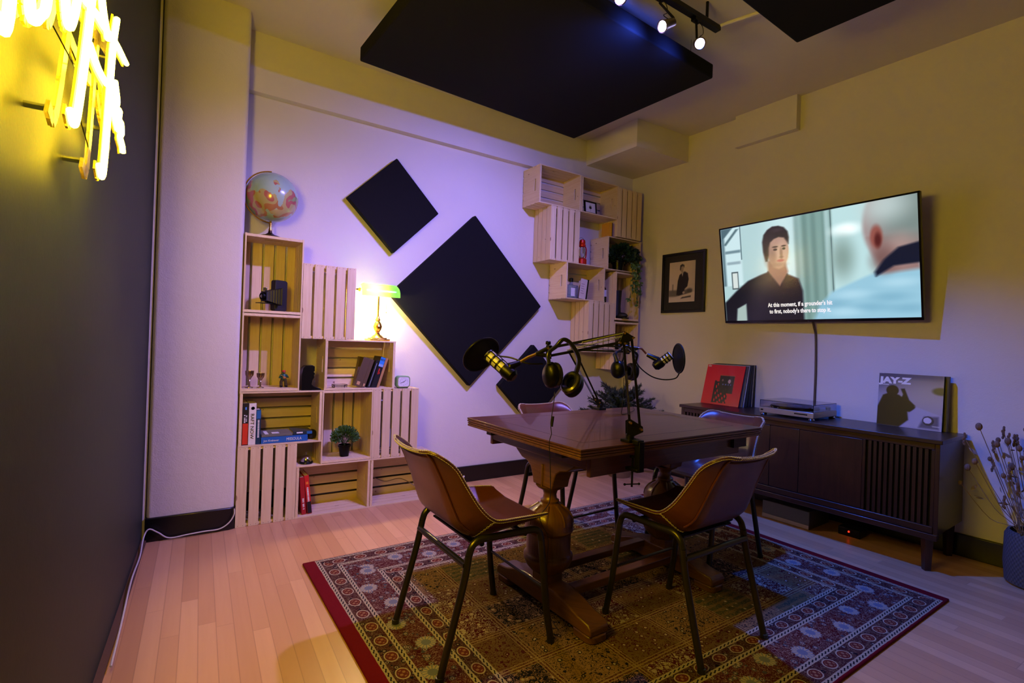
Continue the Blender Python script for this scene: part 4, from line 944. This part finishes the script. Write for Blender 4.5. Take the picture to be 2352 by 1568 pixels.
# things under the console
t=thing('floor_speaker','grey box with a pale lower strip on the floor under the console','speaker',wallpt(-1.50,.22),(0,0,RW_))
obj('cabinet',MB().box(-.15,.15,-.14,.14,.0,.115),Mk('grey_box',(.30,.29,.28)),t,bevel=.004); obj('front_strip',MB().box(-.148,.148,-.1445,-.14,.004,.028),Mk('pale_strip',(.62,.55,.52)),t)
t=thing('power_unit','small dark device with a red light under the console','device',wallpt(-1.83,.20),(0,0,RW_))
obj('case',MB().box(-.06,.06,-.05,.05,0,.05),M_blk,t,bevel=.004); obj('red_indicator',MB().sphere((.0,-.052,.03),.005,10,6),plain('red_led',(1,.1,.05),.4,em=6,emc=(1,.12,.05),var=0),t)
# records
M_rec=[Mk('sleeve_%s'%n,c) for n,c in (('slate',(.20,.22,.28)),('white',(.80,.80,.84)),('black',(.07,.07,.08)),('teal',(.15,.22,.26)),('cream',(.62,.60,.55)),('navy',(.12,.14,.22)))]
def sleeve(label,y,off,lean,mat,th=.0045,group=None,size=.315,yaw=0,jit=0):
    t=thing('record_sleeve',label,'record',wallpt(y+jit,off,.6912),(-lean,0,RW_+yaw),group)
    obj('jacket',MB().box(-size/2,size/2,0,th,0,size),mat,t,bevel=.0006); return t
M_art=attr_mat('printed_cover',.35,coat=.2)
def sm_(x,a,b): x=np.clip((x-a)/(b-a),0,1); return x*x*(3-2*x)
def ell(u,v,cx,cy,rx,ry,s=.04): return 1-sm_(np.sqrt(((u-cx)/rx)**2+((v-cy)/ry)**2),1-s,1+s)
def rct(u,v,x0,x1,y0,y1,s=.01): return sm_(u,x0-s,x0+s)*(1-sm_(u,x1-s,x1+s))*sm_(v,y0-s,y0+s)*(1-sm_(v,y1-s,y1+s))
def lay(c,m,col): return c*(1-m[...,None])+np.array(col)*m[...,None]
def polym(u,v,P,s=.006):
    d=np.full(u.shape,1e9); ins=np.zeros(u.shape,bool); n=len(P)
    for i in range(n):
        x0,y0=P[i];x1,y1=P[(i+1)%n]; ex,ey=x1-x0,y1-y0; t=np.clip(((u-x0)*ex+(v-y0)*ey)/(ex*ex+ey*ey+1e-12),0,1)
        d=np.minimum(d,np.hypot(u-x0-t*ex,v-y0-t*ey)); c=((y0>v)!=(y1>v))&(u<(x1-x0)*(v-y0)/(y1-y0+1e-12)+x0); ins^=c
    return np.clip(.5+np.where(ins,d,-d)/(2*s),0,1)
G='record sleeves leaning at the console left end'
r=sleeve('red record sleeve with dark figures at its centre, front of the leaning row',-.900,.192,.28,Mk('crimson_sleeve',(.80,.05,.12)),.004,G)
def redart(u,v):
    c=np.zeros(u.shape+(3,))+np.array((.80,.05,.13)); rn=np.random.RandomState(3)
    c=lay(c,rct(u,v,.40,.78,.30,.74),(.12,.09,.09)); c=lay(c,rct(u,v,.395,.785,.735,.75,.004)+rct(u,v,.78,.79,.42,.75,.004),(.70,.35,.2))
    c=lay(c,rct(u,v,.30,.66,.05,.58)*((np.sin(u*60)*np.sin(v*37+u*20))>-.35),(.06,.05,.06)); c=lay(c,ell(u,v,.48,.62,.022,.03),(.5,.35,.38)); c=lay(c,ell(u,v,.66,.60,.035,.05),(.72,.6,.65))
    c=lay(c,rct(u,v,.45,.72,.50,.53)*(np.sin(u*90)>0),(.35,.4,.7)); c=lay(c,rct(u,v,.28,.33,.04,.60,.004),(.07,.04,.05)); return lay(c,rct(u,v,.02,.11,.945,.985),(.75,.68,.68))
picture('cover_art',.315,.315,redart,110,110,axes((0,-.0006,.1575),(1,0,0),(0,0,1),(0,-1,0)),M_art,r)
offs=[(.192-.017*k,math.asin(((.192-.017*k)-(.105-.0092*k))/.315),m_) for k,m_ in zip(range(1,10),(0,1,5,3,2,0,5,4,2))]
lb=['slate sleeve directly behind the red one','white inner sleeve sticking out behind the red record','navy sleeve behind the white one','dark teal sleeve midway in the leaning row','black sleeve midway in the leaning row','slate sleeve in the upright rear half of the row','navy sleeve third from the wall','pale cream edged sleeve second from the wall','black sleeve closest to the wall at the back of the row']
for (o_,ln,mi),l_ in zip(offs,lb): sleeve(l_,-.905,o_,ln,M_rec[mi],.0065,G,jit=-.012-(.2-o_)*.08)
G='record sleeves leaning at the console right end'
j=sleeve('grey record sleeve lettered JAY-Z, front of the thick pair at right',-2.062,.098,.075,Mk('dark_sleeve',(.16,.16,.18)),.020,G)
def jzart(u,v):
    c=np.zeros(u.shape+(3,)); g=.30+.30*sm_(1-v,.05,.5); c+=g[...,None]*np.array((1.0,1.0,1.12)); c=lay(c,ell(u,v,.75,.62,.5,.35,.9)*.8,(.68,.64,.56)); c=lay(c,rct(u,v,.0,1,.93,1.05,.05),(.22,.24,.36))
    dk=(.09,.09,.06); c=lay(c,ell(u,v,.23,.68,.10,.10,.1),dk); c=lay(c,polym(u,v,[(.08,.58),(.2,.64),(.34,.60),(.42,.54),(.50,.50),(.60,.40),(.58,.30),(.48,.30),(.50,.15),(.36,0),(0,0),(0,.35)],.012),dk)
    c=lay(c,polym(u,v,[(.36,.72),(.42,.73),(.50,.52),(.60,.42),(.46,.42),(.38,.55),(.40,.62)],.01),dk); c=lay(c,polym(u,v,[(.52,.30),(.62,.40),(.98,.28),(.98,.02),(.40,.02),(.52,.14)],.01),(.66,.65,.70))
    c=lay(c,polym(u,v,[(.74,.24),(.95,.26),(.96,.03),(.66,.03)],.02),(.32,.32,.40)); c=lay(c,ell(u,v,.80,.17,.085,.085),(.16,.16,.2)); c=lay(c,ell(u,v,.79,.175,.06,.055),(.78,.77,.82))
    c=lay(c,rct(u,v,.86,.97,.07,.085),(.75,.75,.78)); return lay(c,ell(u,v,.97,.72,.13,.07,.3)*.8,(.30,.30,.08))
picture('cover_art',.315,.315,jzart,110,110,axes((0,-.0006,.1575),(1,0,0),(0,0,1),(0,-1,0)),M_art,j)
text('cover_lettering','JAY-Z',.05,white_t,j,axes((-.150,-.0014,.258),(1,0,0),(0,0,1),(0,-1,0)),bold=.003,width=.165)
obj('cover_line',MB().box(-.148,-.105,-.0014,-.0008,.246,.250),white_t,j)
sleeve('plain dark sleeve behind the JAY-Z record, leaning on the wall',-2.068,.072,.06,Mk('black_sleeve',(.09,.09,.11)),.022,G,jit=-.012)
# turntable
t=thing('turntable','silver record player with clear dust cover on the console','record player',wallpt(-1.500,.235,.691),(0,0,RW_))
M_sil=plain('brushed_silver',(.62,.60,.56),.38,.6)
obj('plinth',MB().box(-.172,.172,-.165,.165,.014,.050),M_sil,t,bevel=.003)
for x in (-.15,.15):
    for y in (-.145,.145): obj('foot',MB().lathe([(.018,0),(.020,.004),(.014,.0145)],(x,y,0),16),M_chrome,t)
pl=obj('platter',MB().lathe([(.142,.051),(.145,.056),(.143,.063),(1e-4,.064)],(-.02,.0,0),48),M_blk,t)
def vin():
    m,b=newmat('vinyl'); x,y,z=sep(tc()); rr_=((x+.02)*(x+.02)+y*y).sqrt(); setin(b,'Base Color',mix(rr_.lt(.045),s2l((.05,.05,.06)),s2l((.55,.55,.62)))); b.inputs['Roughness'].default_value=.2; bump(b,(rr_*4000.0).sin(),.2,.0003); return m
obj('vinyl_record',MB().lathe([(.138,.0645),(.138,.0660),(1e-4,.0665)],(-.02,0,0),48),vin(),pl)
obj('tonearm',MB().lathe([(.016,.05),(.016,.072)],(.140,.11,0),16).tube([(.140,.13,.078),(.140,.05,.078),(.115,-.06,.074)],.004,8).cbox((.113,-.068,.070),(.014,.022,.008)),M_chrome,t)
obj('dust_cover',MB().box(-.170,.170,-.163,.163,.096,.0985).box(-.170,-.1675,-.163,.163,.0505,.096).box(.1675,.170,-.163,.163,.0505,.096).box(-.1675,.1675,-.163,-.1605,.0505,.096).box(-.1675,.1675,.1605,.163,.0505,.096),plain('smoked_clear_plastic',(.85,.85,.9),.05,trans=1,var=0),t,bevel=.001)
obj('control_slot',MB().box(.055,.135,-.1658,-.165,.030,.037).box(-.162,-.145,-.1658,-.165,.028,.038),M_blk,t)
for x in (-.088,-.055): obj('speed_button',MB().lathe([(.006,0),(.006,.006),(.004,.008)],(x,-.150,.050),12),M_chrome,t)
# tv
M_scr=attr_mat('lit_screen',.16,em=1.15,coat=.0)
TVc=(3.245,-1.489,1.691); tvW,tvH=1.285,.739
t=thing('television','large flat wall television showing two men in a film scene','television',TVc,(.168,0,-PI/2-.015+.0))
obj('housing',MB().box(-tvW/2,tvW/2,.004,.030,-tvH/2,tvH/2).box(-tvW*.3,tvW*.3,.030,.065,-tvH*.38,tvH*.15),plain('tv_black',(.045,.045,.05),.3),t,bevel=.004)
bz=MB(); bw=.011
bz.box(-tvW/2,tvW/2,-.002,.006,tvH/2-bw,tvH/2).box(-tvW/2,tvW/2,-.002,.006,-tvH/2,-tvH/2+bw*1.6).box(-tvW/2,-tvW/2+bw,-.002,.006,-tvH/2,tvH/2).box(tvW/2-bw,tvW/2,-.002,.006,-tvH/2,tvH/2)
obj('bezel',bz,plain('tv_gloss_black',(.03,.03,.03),.15),t,bevel=.001)
def film(u,v):
    w=1-v; c=np.zeros(u.shape+(3,))+np.array((.66,.78,.79))
    c=lay(c,sm_(u,.20,.40)*(1-sm_(u,.40,.52)),(.74,.85,.86)); c=lay(c,sm_(u,.43,.50)*(1-sm_(u,.63,.66)),(.47,.60,.58)); 
    for x in (.455,.50,.545,.60): c=lay(c,ell(u,w,x,.5,.012,.7,.9)*.45,(.30,.42,.40))
    c=lay(c,rct(u,w,.60,.625,.0,1),(.62,.74,.74)); c=lay(c,rct(u,w,.628,.634,.0,1,.002),(.25,.33,.34)); c=lay(c,rct(u,w,.636,1,.0,1),(.70,.83,.84)); c=lay(c,ell(u,w,.70,.20,.06,.05,.8),(.95,1,1)); c=lay(c,ell(u,w,.68,.45,.05,.16,.9),(.50,.60,.58))
    # window at left
    c=lay(c,rct(u,w,0,.13,.0,.62),(.76,.86,.88)); c=lay(c,polym(u,w,[(0,.0),(.08,.0),(.0,.13)]),(.30,.40,.44)); c=lay(c,polym(u,w,[(.10,.02),(.12,.02),(.03,.18),(.015,.17)]),(.32,.42,.45)); c=lay(c,rct(u,w,.0,.02,.1,.62),(.36,.46,.5)); c=lay(c,rct(u,w,.02,.125,.24,.27),(.42,.52,.56)); c=lay(c,rct(u,w,.125,.132,.0,.35,.002),(.35,.45,.48)); c=lay(c,rct(u,w,.03,.12,.36,.39),(.55,.64,.68))
    c=lay(c,rct(u,w,.055,.10,.47,.66,.003),(.30,.36,.38)); c=lay(c,rct(u,w,.062,.094,.485,.645,.003),(.80,.84,.83))
    # left man: shirt, neck, face, hair
    nv_=(.07,.07,.11); c=lay(c,polym(u,w,[(.0,1.01),(.0,.80),(.08,.68),(.16,.58),(.24,.53),(.30,.50),(.40,.55),(.455,.60),(.475,.72),(.475,1.01)],.008),nv_); c=lay(c,polym(u,w,[(.07,1.01),(.08,.87),(.14,.82),(.14,1.01)],.006),(.62,.70,.68))
    sk=(.66,.52,.46); c=lay(c,polym(u,w,[(.290,.40),(.285,.52),(.345,.70),(.385,.60),(.40,.52),(.385,.40)],.008),(.52,.38,.33)); c=lay(c,polym(u,w,[(.285,.50),(.275,.56),(.345,.74),(.40,.58),(.395,.54),(.35,.66)],.006),nv_)
    c=lay(c,ell(u,w,.350,.30,.060,.175,.07),sk); c=lay(c,polym(u,w,[(.300,.36),(.318,.46),(.350,.485),(.378,.465),(.400,.38)],.012),sk); c=lay(c,ell(u,w,.375,.33,.035,.11,.5)*.5,(.78,.64,.57)); c=lay(c,ell(u,w,.300,.36,.03,.10,.6)*.5,(.45,.34,.31)); c=lay(c,ell(u,w,.284,.33,.012,.04,.3),(.55,.40,.34))
    hr=(.13,.10,.09); c=lay(c,polym(u,w,[(.276,.40),(.264,.30),(.262,.20),(.272,.13),(.295,.085),(.325,.06),(.36,.062),(.390,.085),(.410,.13),(.415,.19),(.411,.255),(.402,.225),(.388,.185),(.358,.172),(.330,.185),(.308,.215),(.298,.27),(.295,.34),(.286,.40)],.006),hr); c=lay(c,ell(u,w,.35,.10,.03,.018,.9)*.35,(.35,.30,.28))
    for x,wd in ((.335,.016),(.384,.013)): c=lay(c,ell(u,w,x,.265,wd,.008,.5),(.22,.15,.13)); c=lay(c,ell(u,w,x,.292,wd*.7,.011,.4),(.16,.12,.12))
    c=lay(c,ell(u,w,.368,.335,.008,.055,.7)*.7,(.46,.32,.28)); c=lay(c,ell(u,w,.368,.372,.012,.010,.6)*.6,(.42,.28,.25)); c=lay(c,ell(u,w,.325,.37,.014,.07,.8)*.4,(.50,.36,.32)); c=lay(c,ell(u,w,.362,.405,.020,.013,.5),(.62,.32,.32)); c=lay(c,ell(u,w,.345,.445,.045,.02,.8)*.4,(.42,.30,.27))
    pass
    # right man: jacket, collar, head
    jk=(.56,.74,.82); c=lay(c,polym(u,w,[(.525,1.01),(.555,.88),(.62,.75),(.74,.66),(.86,.58),(1.01,.54),(1.01,1.01)],.014),jk)
    for k,(x,y_) in enumerate(((.62,.86),(.72,.78),(.80,.90),(.92,.70),(.88,.82),(.68,.94),(.95,.92))): c=lay(c,ell(u,w,x,y_,.07,.035,.9)*.5,(.72,.86,.92) if k%2 else (.42,.62,.72))
    c=lay(c,ell(u,w,.92,.20,.145,.36,.10),(.62,.55,.55)); c=lay(c,polym(u,w,[(.80,.30),(.82,.45),(.85,.62),(1.01,.60),(1.01,.30)],.02),(.56,.44,.43)); c=lay(c,ell(u,w,.97,.12,.14,.24,.55),(.46,.52,.51)); c=lay(c,ell(u,w,.87,.05,.09,.13,.9)*.8,(.74,.80,.80)); c=lay(c,ell(u,w,.93,.42,.05,.12,.8)*.6,(.68,.56,.54)); c=lay(c,ell(u,w,.86,.50,.05,.10,.8)*.7,(.42,.30,.29))
    c=lay(c,ell(u,w,.832,.30,.026,.095,.35),(.55,.31,.28)); c=lay(c,ell(u,w,.838,.33,.014,.06,.6),(.32,.12,.12)); c=lay(c,polym(u,w,[(.82,.60),(.86,.50),(.92,.41),(1.01,.38),(1.01,.55),(.90,.56),(.825,.64)],.01),(.06,.08,.16))
    return c
picture('screen',tvW-2*bw,tvH-bw*2.6,film,380,216,axes((0,.0015,bw*.3),(1,0,0),(0,0,1),(0,-1,0)),M_scr,t)
M_sub=plain('subtitle_white',(.9,.9,.9),.5,em=.85,emc=(.92,.92,.92),var=0); sw=tvW-2*bw
text('subtitle_text',"At this moment, if a grounder's hit",.041,M_sub,t,axes((-tvW*.222,.0008,-.256),(1,0,0),(0,0,1),(0,-1,0)),width=.44,bold=.0012)
text('subtitle_text',"to first, nobody's there to stop it.",.041,M_sub,t,axes((-tvW*.215,.0008,-.303),(1,0,0),(0,0,1),(0,-1,0)),width=.42,bold=.0012)
text('maker_mark','LG',.010,Mk('grey_mark',(.35,.35,.38)),t,axes((-.01,-.0028,-tvH/2+.003),(1,0,0),(0,0,1),(0,-1,0)))
obj('wall_mount',MB().cbox((0,.080,-.0),(.30,.04,.22)).bar((0,.06,-.02),(0,.118,-.02),.05,.12),M_blk,t,bevel=.003)
cb=MB().tube(smooth_path([wallpt(-1.495,.06,1.35),wallpt(-1.497,.03,1.29),wallpt(-1.500,.008,1.22),wallpt(-1.506,.008,1.00),wallpt(-1.505,.008,.80),wallpt(-1.505,.010,.70)],6),.0075,8)
tag(obj('tv_cord',cb,plain('brown_cord',(.28,.24,.23),.5)),'dark cord running straight down the wall below the television','cable')
# framed portrait
t=thing('framed_photo','black framed black and white photo of a standing suited person','picture',(xr(-.41)+NR.x*.012,-.412,1.688),(0,0,RW_))
fw,fh=.436,.525
fr=MB(); q=.022
fr.box(-fw/2,fw/2,-.012,.012,fh/2-q,fh/2).box(-fw/2,fw/2,-.012,.012,-fh/2,-fh/2+q).box(-fw/2,-fw/2+q,-.012,.012,-fh/2+q,fh/2-q).box(fw/2-q,fw/2,-.012,.012,-fh/2+q,fh/2-q)
obj('frame',fr,plain('frame_black',(.05,.05,.055),.35),t,bevel=.002); obj('black_mat',MB().box(-fw/2+q,fw/2-q,0,.004,-fh/2+q,fh/2-q),Mk('mat_board',(.065,.06,.07),.6),t)
def portrait(u,v):
    w=1-v; c=np.zeros(u.shape+(3,))+np.array((.80,.74,.72)); c=lay(c,sm_(u,.7,1.1)*.25,(.5,.5,.5)); c=lay(c,rct(u,w,0,.9,.70,.86,.03)*.8,(.32,.31,.30)); c=lay(c,ell(u,w,.80,.72,.10,.05,.6)*.7,(.25,.25,.25)); c=lay(c,rct(u,w,.13,.17,.55,.72,.01)*.7,(.3,.3,.3))
    c=lay(c,polym(u,w,[(.30,.82),(.34,.48),(.40,.33),(.50,.28),(.60,.25),(.72,.30),(.76,.45),(.72,.62),(.62,.68),(.56,.80),(.42,.84)],.012),(.13,.12,.12)); c=lay(c,polym(u,w,[(.47,.26),(.56,.24),(.52,.38)],.008),(.72,.70,.68))
    c=lay(c,ell(u,w,.49,.175,.065,.085,.15),(.62,.56,.54)); c=lay(c,polym(u,w,[(.41,.20),(.42,.09),(.50,.06),(.58,.09),(.58,.16),(.53,.11),(.46,.13),(.445,.22)],.01),(.2,.19,.18)); c=lay(c,ell(u,w,.53,.27,.05,.03,.5)*.4,(.5,.45,.43))
    c=lay(c,polym(u,w,[(0,.92),(.45,.84),(1,.76),(1,1.01),(0,1.01)],.01),(.82,.77,.75)); c=lay(c,ell(u,w,.58,.77,.045,.03,.3),(.72,.66,.63)); return lay(c,polym(u,w,[(.46,.92),(.52,.88),(.86,.85),(.86,.89)],.008),(.3,.28,.27))
picture('photo_print',.262,.352,portrait,70,96,axes((-.012,-.0008,.006),(1,0,0),(0,0,1),(0,-1,0)),attr_mat('photo_paper',.3),t)
# vase with dried flowers at the right edge
t=thing('floor_vase','grey woven floor vase with dried flowers at the right edge','vase',(3.262,-2.630,0))
def weave():
    m,b=newmat('grey_weave'); v=tc(); x,y,z=sep(v); w_=((z*260.0).sin()*((N.m('ARCTAN2',x,y))*46.0).sin()); setin(b,'Base Color',mix(w_*.5+.5,s2l((.20,.20,.22)),s2l((.32,.32,.34)))); b.inputs['Roughness'].default_value=.85; bump(b,w_,.4,.002); return m
obj('vase_body',MB().lathe([(.105,0),(.118,.01),(.125,.10),(.122,.24),(.112,.262),(.102,.262),(.112,.24),(.112,.05),(1e-4,.04)],(0,0,0),36),weave(),t)
rg=random.Random(21); stm=MB(); lf=MB(); brn=plain('dried_brown',(.42,.33,.26),.8); tips=[]
for k in range(60):
    a=rg.uniform(0,2*PI); sp_=rg.uniform(.05,.30); h=rg.uniform(.42,.80); x0,y0=.05*math.cos(a),.05*math.sin(a)
    ex=math.cos(a)*sp_; ey=math.sin(a)*sp_; ex=min(ex,.075)
    P=smooth_path([(x0,y0,.05),(x0*1.5,y0*1.5,.26),(ex*.6,ey*.6,h*.65),(ex,ey,h)],4); stm.tube(P,.0017,5); tips.append(P[-1])
    hd=MB()
    if k%2: 
        hd.sphere(P[-1],rg.uniform(.009,.016),8,6,(1,1,1.35))
    else:
        for q in range(9): hd.sphere(P[-1]+V((rg.uniform(-.004,.004),rg.uniform(-.004,.004),(q-6)*.0065)),.0058,6,4,(1,1,1.5))
    obj('seed_head',hd,brn,t)
obj('stems',stm,plain('dried_stem',(.50,.42,.34),.8),t)
def fn(r):
    b_=tips[r.randrange(len(tips))]; f=r.uniform(.4,.9); p=V((b_.x*f,b_.y*f,.25+(b_.z-.25)*f)); return p,V((r.uniform(-1,.6),r.uniform(-1,1),r.uniform(0,1.2)))
obj('dried_leaves',leafy(random.Random(31),110,fn,.045,.35),plain('dried_leaf',(.50,.44,.40),.8),t,fix=False)
# dark pine bush in the corner behind the table
t=thing('artificial_pine','dark bushy artificial pine standing in the corner behind the table','plant',(2.90,-.16,0))
obj('trunk',MB().tube([(0,0,.05),(0,0,.70)],[.02,.008],8),Mk('bark',(.2,.13,.09)),t)
pot(t,.09,.115,.16,Mk('foil_pot',(.55,.45,.30),.25))
rg=random.Random(12); nd=MB(); br=MB()
for k in range(120):
    z=.26+.48*(k/120)**.9; a=k*2.399; Lb=(.40*(1-(z-.30)/.62)+.04)*rg.uniform(.75,1.1); up=rg.uniform(.3,.75) if z<.6 else rg.uniform(.6,1.1)
    ex,ey=math.cos(a)*Lb*1.4,math.sin(a)*Lb*.62; ey=min(ey,.27); ex=min(ex,.40)
    b0=V((0,0,z*.92)); b1=V((ex,ey,z*.92+Lb*up*.75)); br.tube([b0,b1],[.004,.002],5); d=(b1-b0).normalized(); s_=d.cross(V((0,0,1))).normalized(); q=s_.cross(d)
    n=int(70+Lb*330)
    for i in range(n):
        f=.2+.8*i/n; p=b0.lerp(b1,f); an=rg.uniform(0,2*PI); ln=rg.uniform(.025,.042)*(1.1-.5*max(0,f-.8)/.2*.8); dd=(d*.8+(s_*math.cos(an)+q*math.sin(an))).normalized()*ln; w_=d.cross(dd).normalized()*.004
        o=len(nd.v); nd.v+=[tuple(p-w_),tuple(p+w_),tuple(p+dd)]; nd.f.append((o,o+1,o+2)); nd.uv.append([(0,0)]*3)
obj('branches',br,Mk('bark',(.2,.13,.09)),t); nm_=obj('needles',nd,leafmat('pine_needles',(.12,.17,.15),(.24,.30,.26),.6),t,fix=False); nm_['kind']='stuff'
t=thing('glass_bauble_pot','small shiny gold and blue glass pot on the floor by the pine','pot',(2.74,-.03,0)); obj('bowl',MB().lathe([(.03,0),(.05,.015),(.058,.05),(.045,.085),(.038,.095)],(0,0,0),20),plain('gold_glass',(.85,.65,.2),.12,.7),t); obj('rim_band',MB().lathe([(.040,.094),(.046,.10),(.040,.106)],(0,0,0),20,cap=False),M_chrome,t)
# ---------------------------------------------------------------- neon sign on the left wall
M_neon=plain('yellow_neon',(1,.85,.2),.4,em=160,emc=(1.0,.84,.14),var=0); M_chan=plain('yellow_channel',(.85,.75,.25),.5); M_acr=plain('clear_acrylic',(.98,.92,.55),.25,trans=.85,var=0)
t=thing('neon_sign','glowing yellow neon tube sign mounted on the dark green wall','sign',(xl(-2.0),-2.0,1.70),(0,0,-math.atan(TL)))
strokes=[[(-1.935,1.98),(-1.976,1.745),(-2.063,1.49),(-2.11,1.485)],[(-1.70,1.86),(-1.743,1.753),(-1.800,1.47),(-1.85,1.465)],[(-2.02,1.72),(-1.928,1.747),(-1.837,1.765),(-1.70,1.80),(-1.54,1.825)],[(-1.985,1.66),(-1.90,1.652),(-1.80,1.66)],
 [(-1.95,1.90),(-1.88,1.80),(-1.80,1.76)],
 [(-1.70,1.71),(-1.66,1.68),(-1.665,1.66),(-1.62,1.668),(-1.625,1.645),(-1.59,1.648),(-1.575,1.625),(-1.60,1.61),(-1.56,1.60),(-1.545,1.585)],[(-1.73,1.66),(-1.68,1.63),(-1.63,1.615)],
 [(-2.52,1.70),(-2.50,1.50),(-2.455,1.462),(-2.415,1.48),(-2.40,1.70)],[(-2.345,1.72),(-2.338,1.535),(-2.29,1.55),(-2.262,1.60),(-2.25,1.80)],[(-2.20,1.80),(-2.18,1.68),(-2.144,1.612),(-2.10,1.66),(-2.05,1.80)],
 [(-2.35,1.90),(-2.20,1.95),(-2.05,1.97),(-1.94,2.0)]]
bk=MB()
for s_ in strokes:
    P=smooth_path([(.066,y+2.0,z-1.70) for y,z in s_],6); obj('neon_tube',MB().tube(P,.0062,8),M_neon,t)
    cg=MB()
    for i in range(len(P)-1): cg.bar(P[i]-V((.0085,0,0)),P[i+1]-V((.0085,0,0)),.020,.004,(1,0,0))
    obj('tube_channel',cg,M_chan,t)
    a,b=V(P[0]),V(P[-1])
    for i in range(0,len(P)-2,2): bk.bar(P[i]-V((.030,0,0)),P[i+2]-V((.030,0,0)),.026,.006,(1,0,0))
obj('acrylic_backing',bk,M_acr,t)
for y,z in ((-2.08,1.49),(-1.82,1.475),(-1.95,1.95),(-1.56,1.82),(-2.45,1.47),(-2.15,1.63),(-1.60,1.62)): obj('standoff',MB().tube([(.0,y+2,z-1.7),(.036,y+2,z-1.7)],.006,8),M_chrome,t)
wr=MB().tube(smooth_path([(.03,.02,-.03),(.05,.06,-.10),(.03,.12,-.12),(.04,.19,-.19)],6),.0012,5).tube(smooth_path([(.03,-.07,-.06),(.05,-.03,-.10),(.04,.04,-.08)],6),.0012,5); obj('thin_wires',wr,M_blk,t)

# ---------------------------------------------------------------- lights
def spot(name,loc,aim,power,color,size,blend=.35,rad=.03):
    L=bpy.data.lights.new(name,'SPOT'); L.energy=power; L.color=color; L.spot_size=math.radians(size); L.spot_blend=blend; L.shadow_soft_size=rad
    o=bpy.data.objects.new(name,L); COL.objects.link(o); o.location=loc; o.rotation_euler=(V(aim)-V(loc)).to_track_quat('-Z','Y').to_euler(); return o
SP=[((.15,-.1,.45),230,(.34,.23,1.0),92,.9),((1.5,.25,1.0),250,(.33,.25,1.0),108,1.0),((2.62,-2.1,0),380,(.02,.13,1.0),82,1.0)]
for (hp,d),cfg in zip(heads,SP):
    p=V(hp)+d.normalized()*.02; spot('track_spot',p,cfg[0],cfg[1],cfg[2],cfg[3],cfg[4])
for p,e_ in (((1.59,-1.53,2.665),26),((1.88,-1.53,2.675),9)): spot('added_panel_spot',p,(p[0]-.15,p[1]+1,p[2]+.02),e_,(.05,.12,1.0),125,1.0,.02)  # extra lamps beside the heads, added to give the ceiling panel its blue sheen
w=bpy.data.worlds.new('room_world'); bpy.context.scene.world=w; w.use_nodes=True; w.node_tree.nodes['Background'].inputs[0].default_value=(.6,.6,.8,1); w.node_tree.nodes['Background'].inputs[1].default_value=.008

# ---------------------------------------------------------------- camera
yaw,pitch,roll=.5848,.0019,.0346
f=V((math.sin(yaw)*math.cos(pitch),math.cos(yaw)*math.cos(pitch),math.sin(pitch))); r0=V((math.cos(yaw),-math.sin(yaw),0)); u0=r0.cross(f)
rr=r0*math.cos(roll)+u0*math.sin(roll); uu=-r0*math.sin(roll)+u0*math.cos(roll)
cam=bpy.data.cameras.new('camera'); co=bpy.data.objects.new('camera',cam); COL.objects.link(co); cam.sensor_width=36; cam.lens=1158/2352*36; cam.clip_start=.02
co.matrix_world=Matrix(((rr.x,uu.x,-f.x,-.3024),(rr.y,uu.y,-f.y,-3.2533),(rr.z,uu.z,-f.z,1.1148),(0,0,0,1)))
S=bpy.context.scene; S.camera=co
S.view_settings.view_transform='Standard'; S.view_settings.look='None'; S.view_settings.gamma=1; S.view_settings.exposure=0; S.view_settings.use_curve_mapping=False
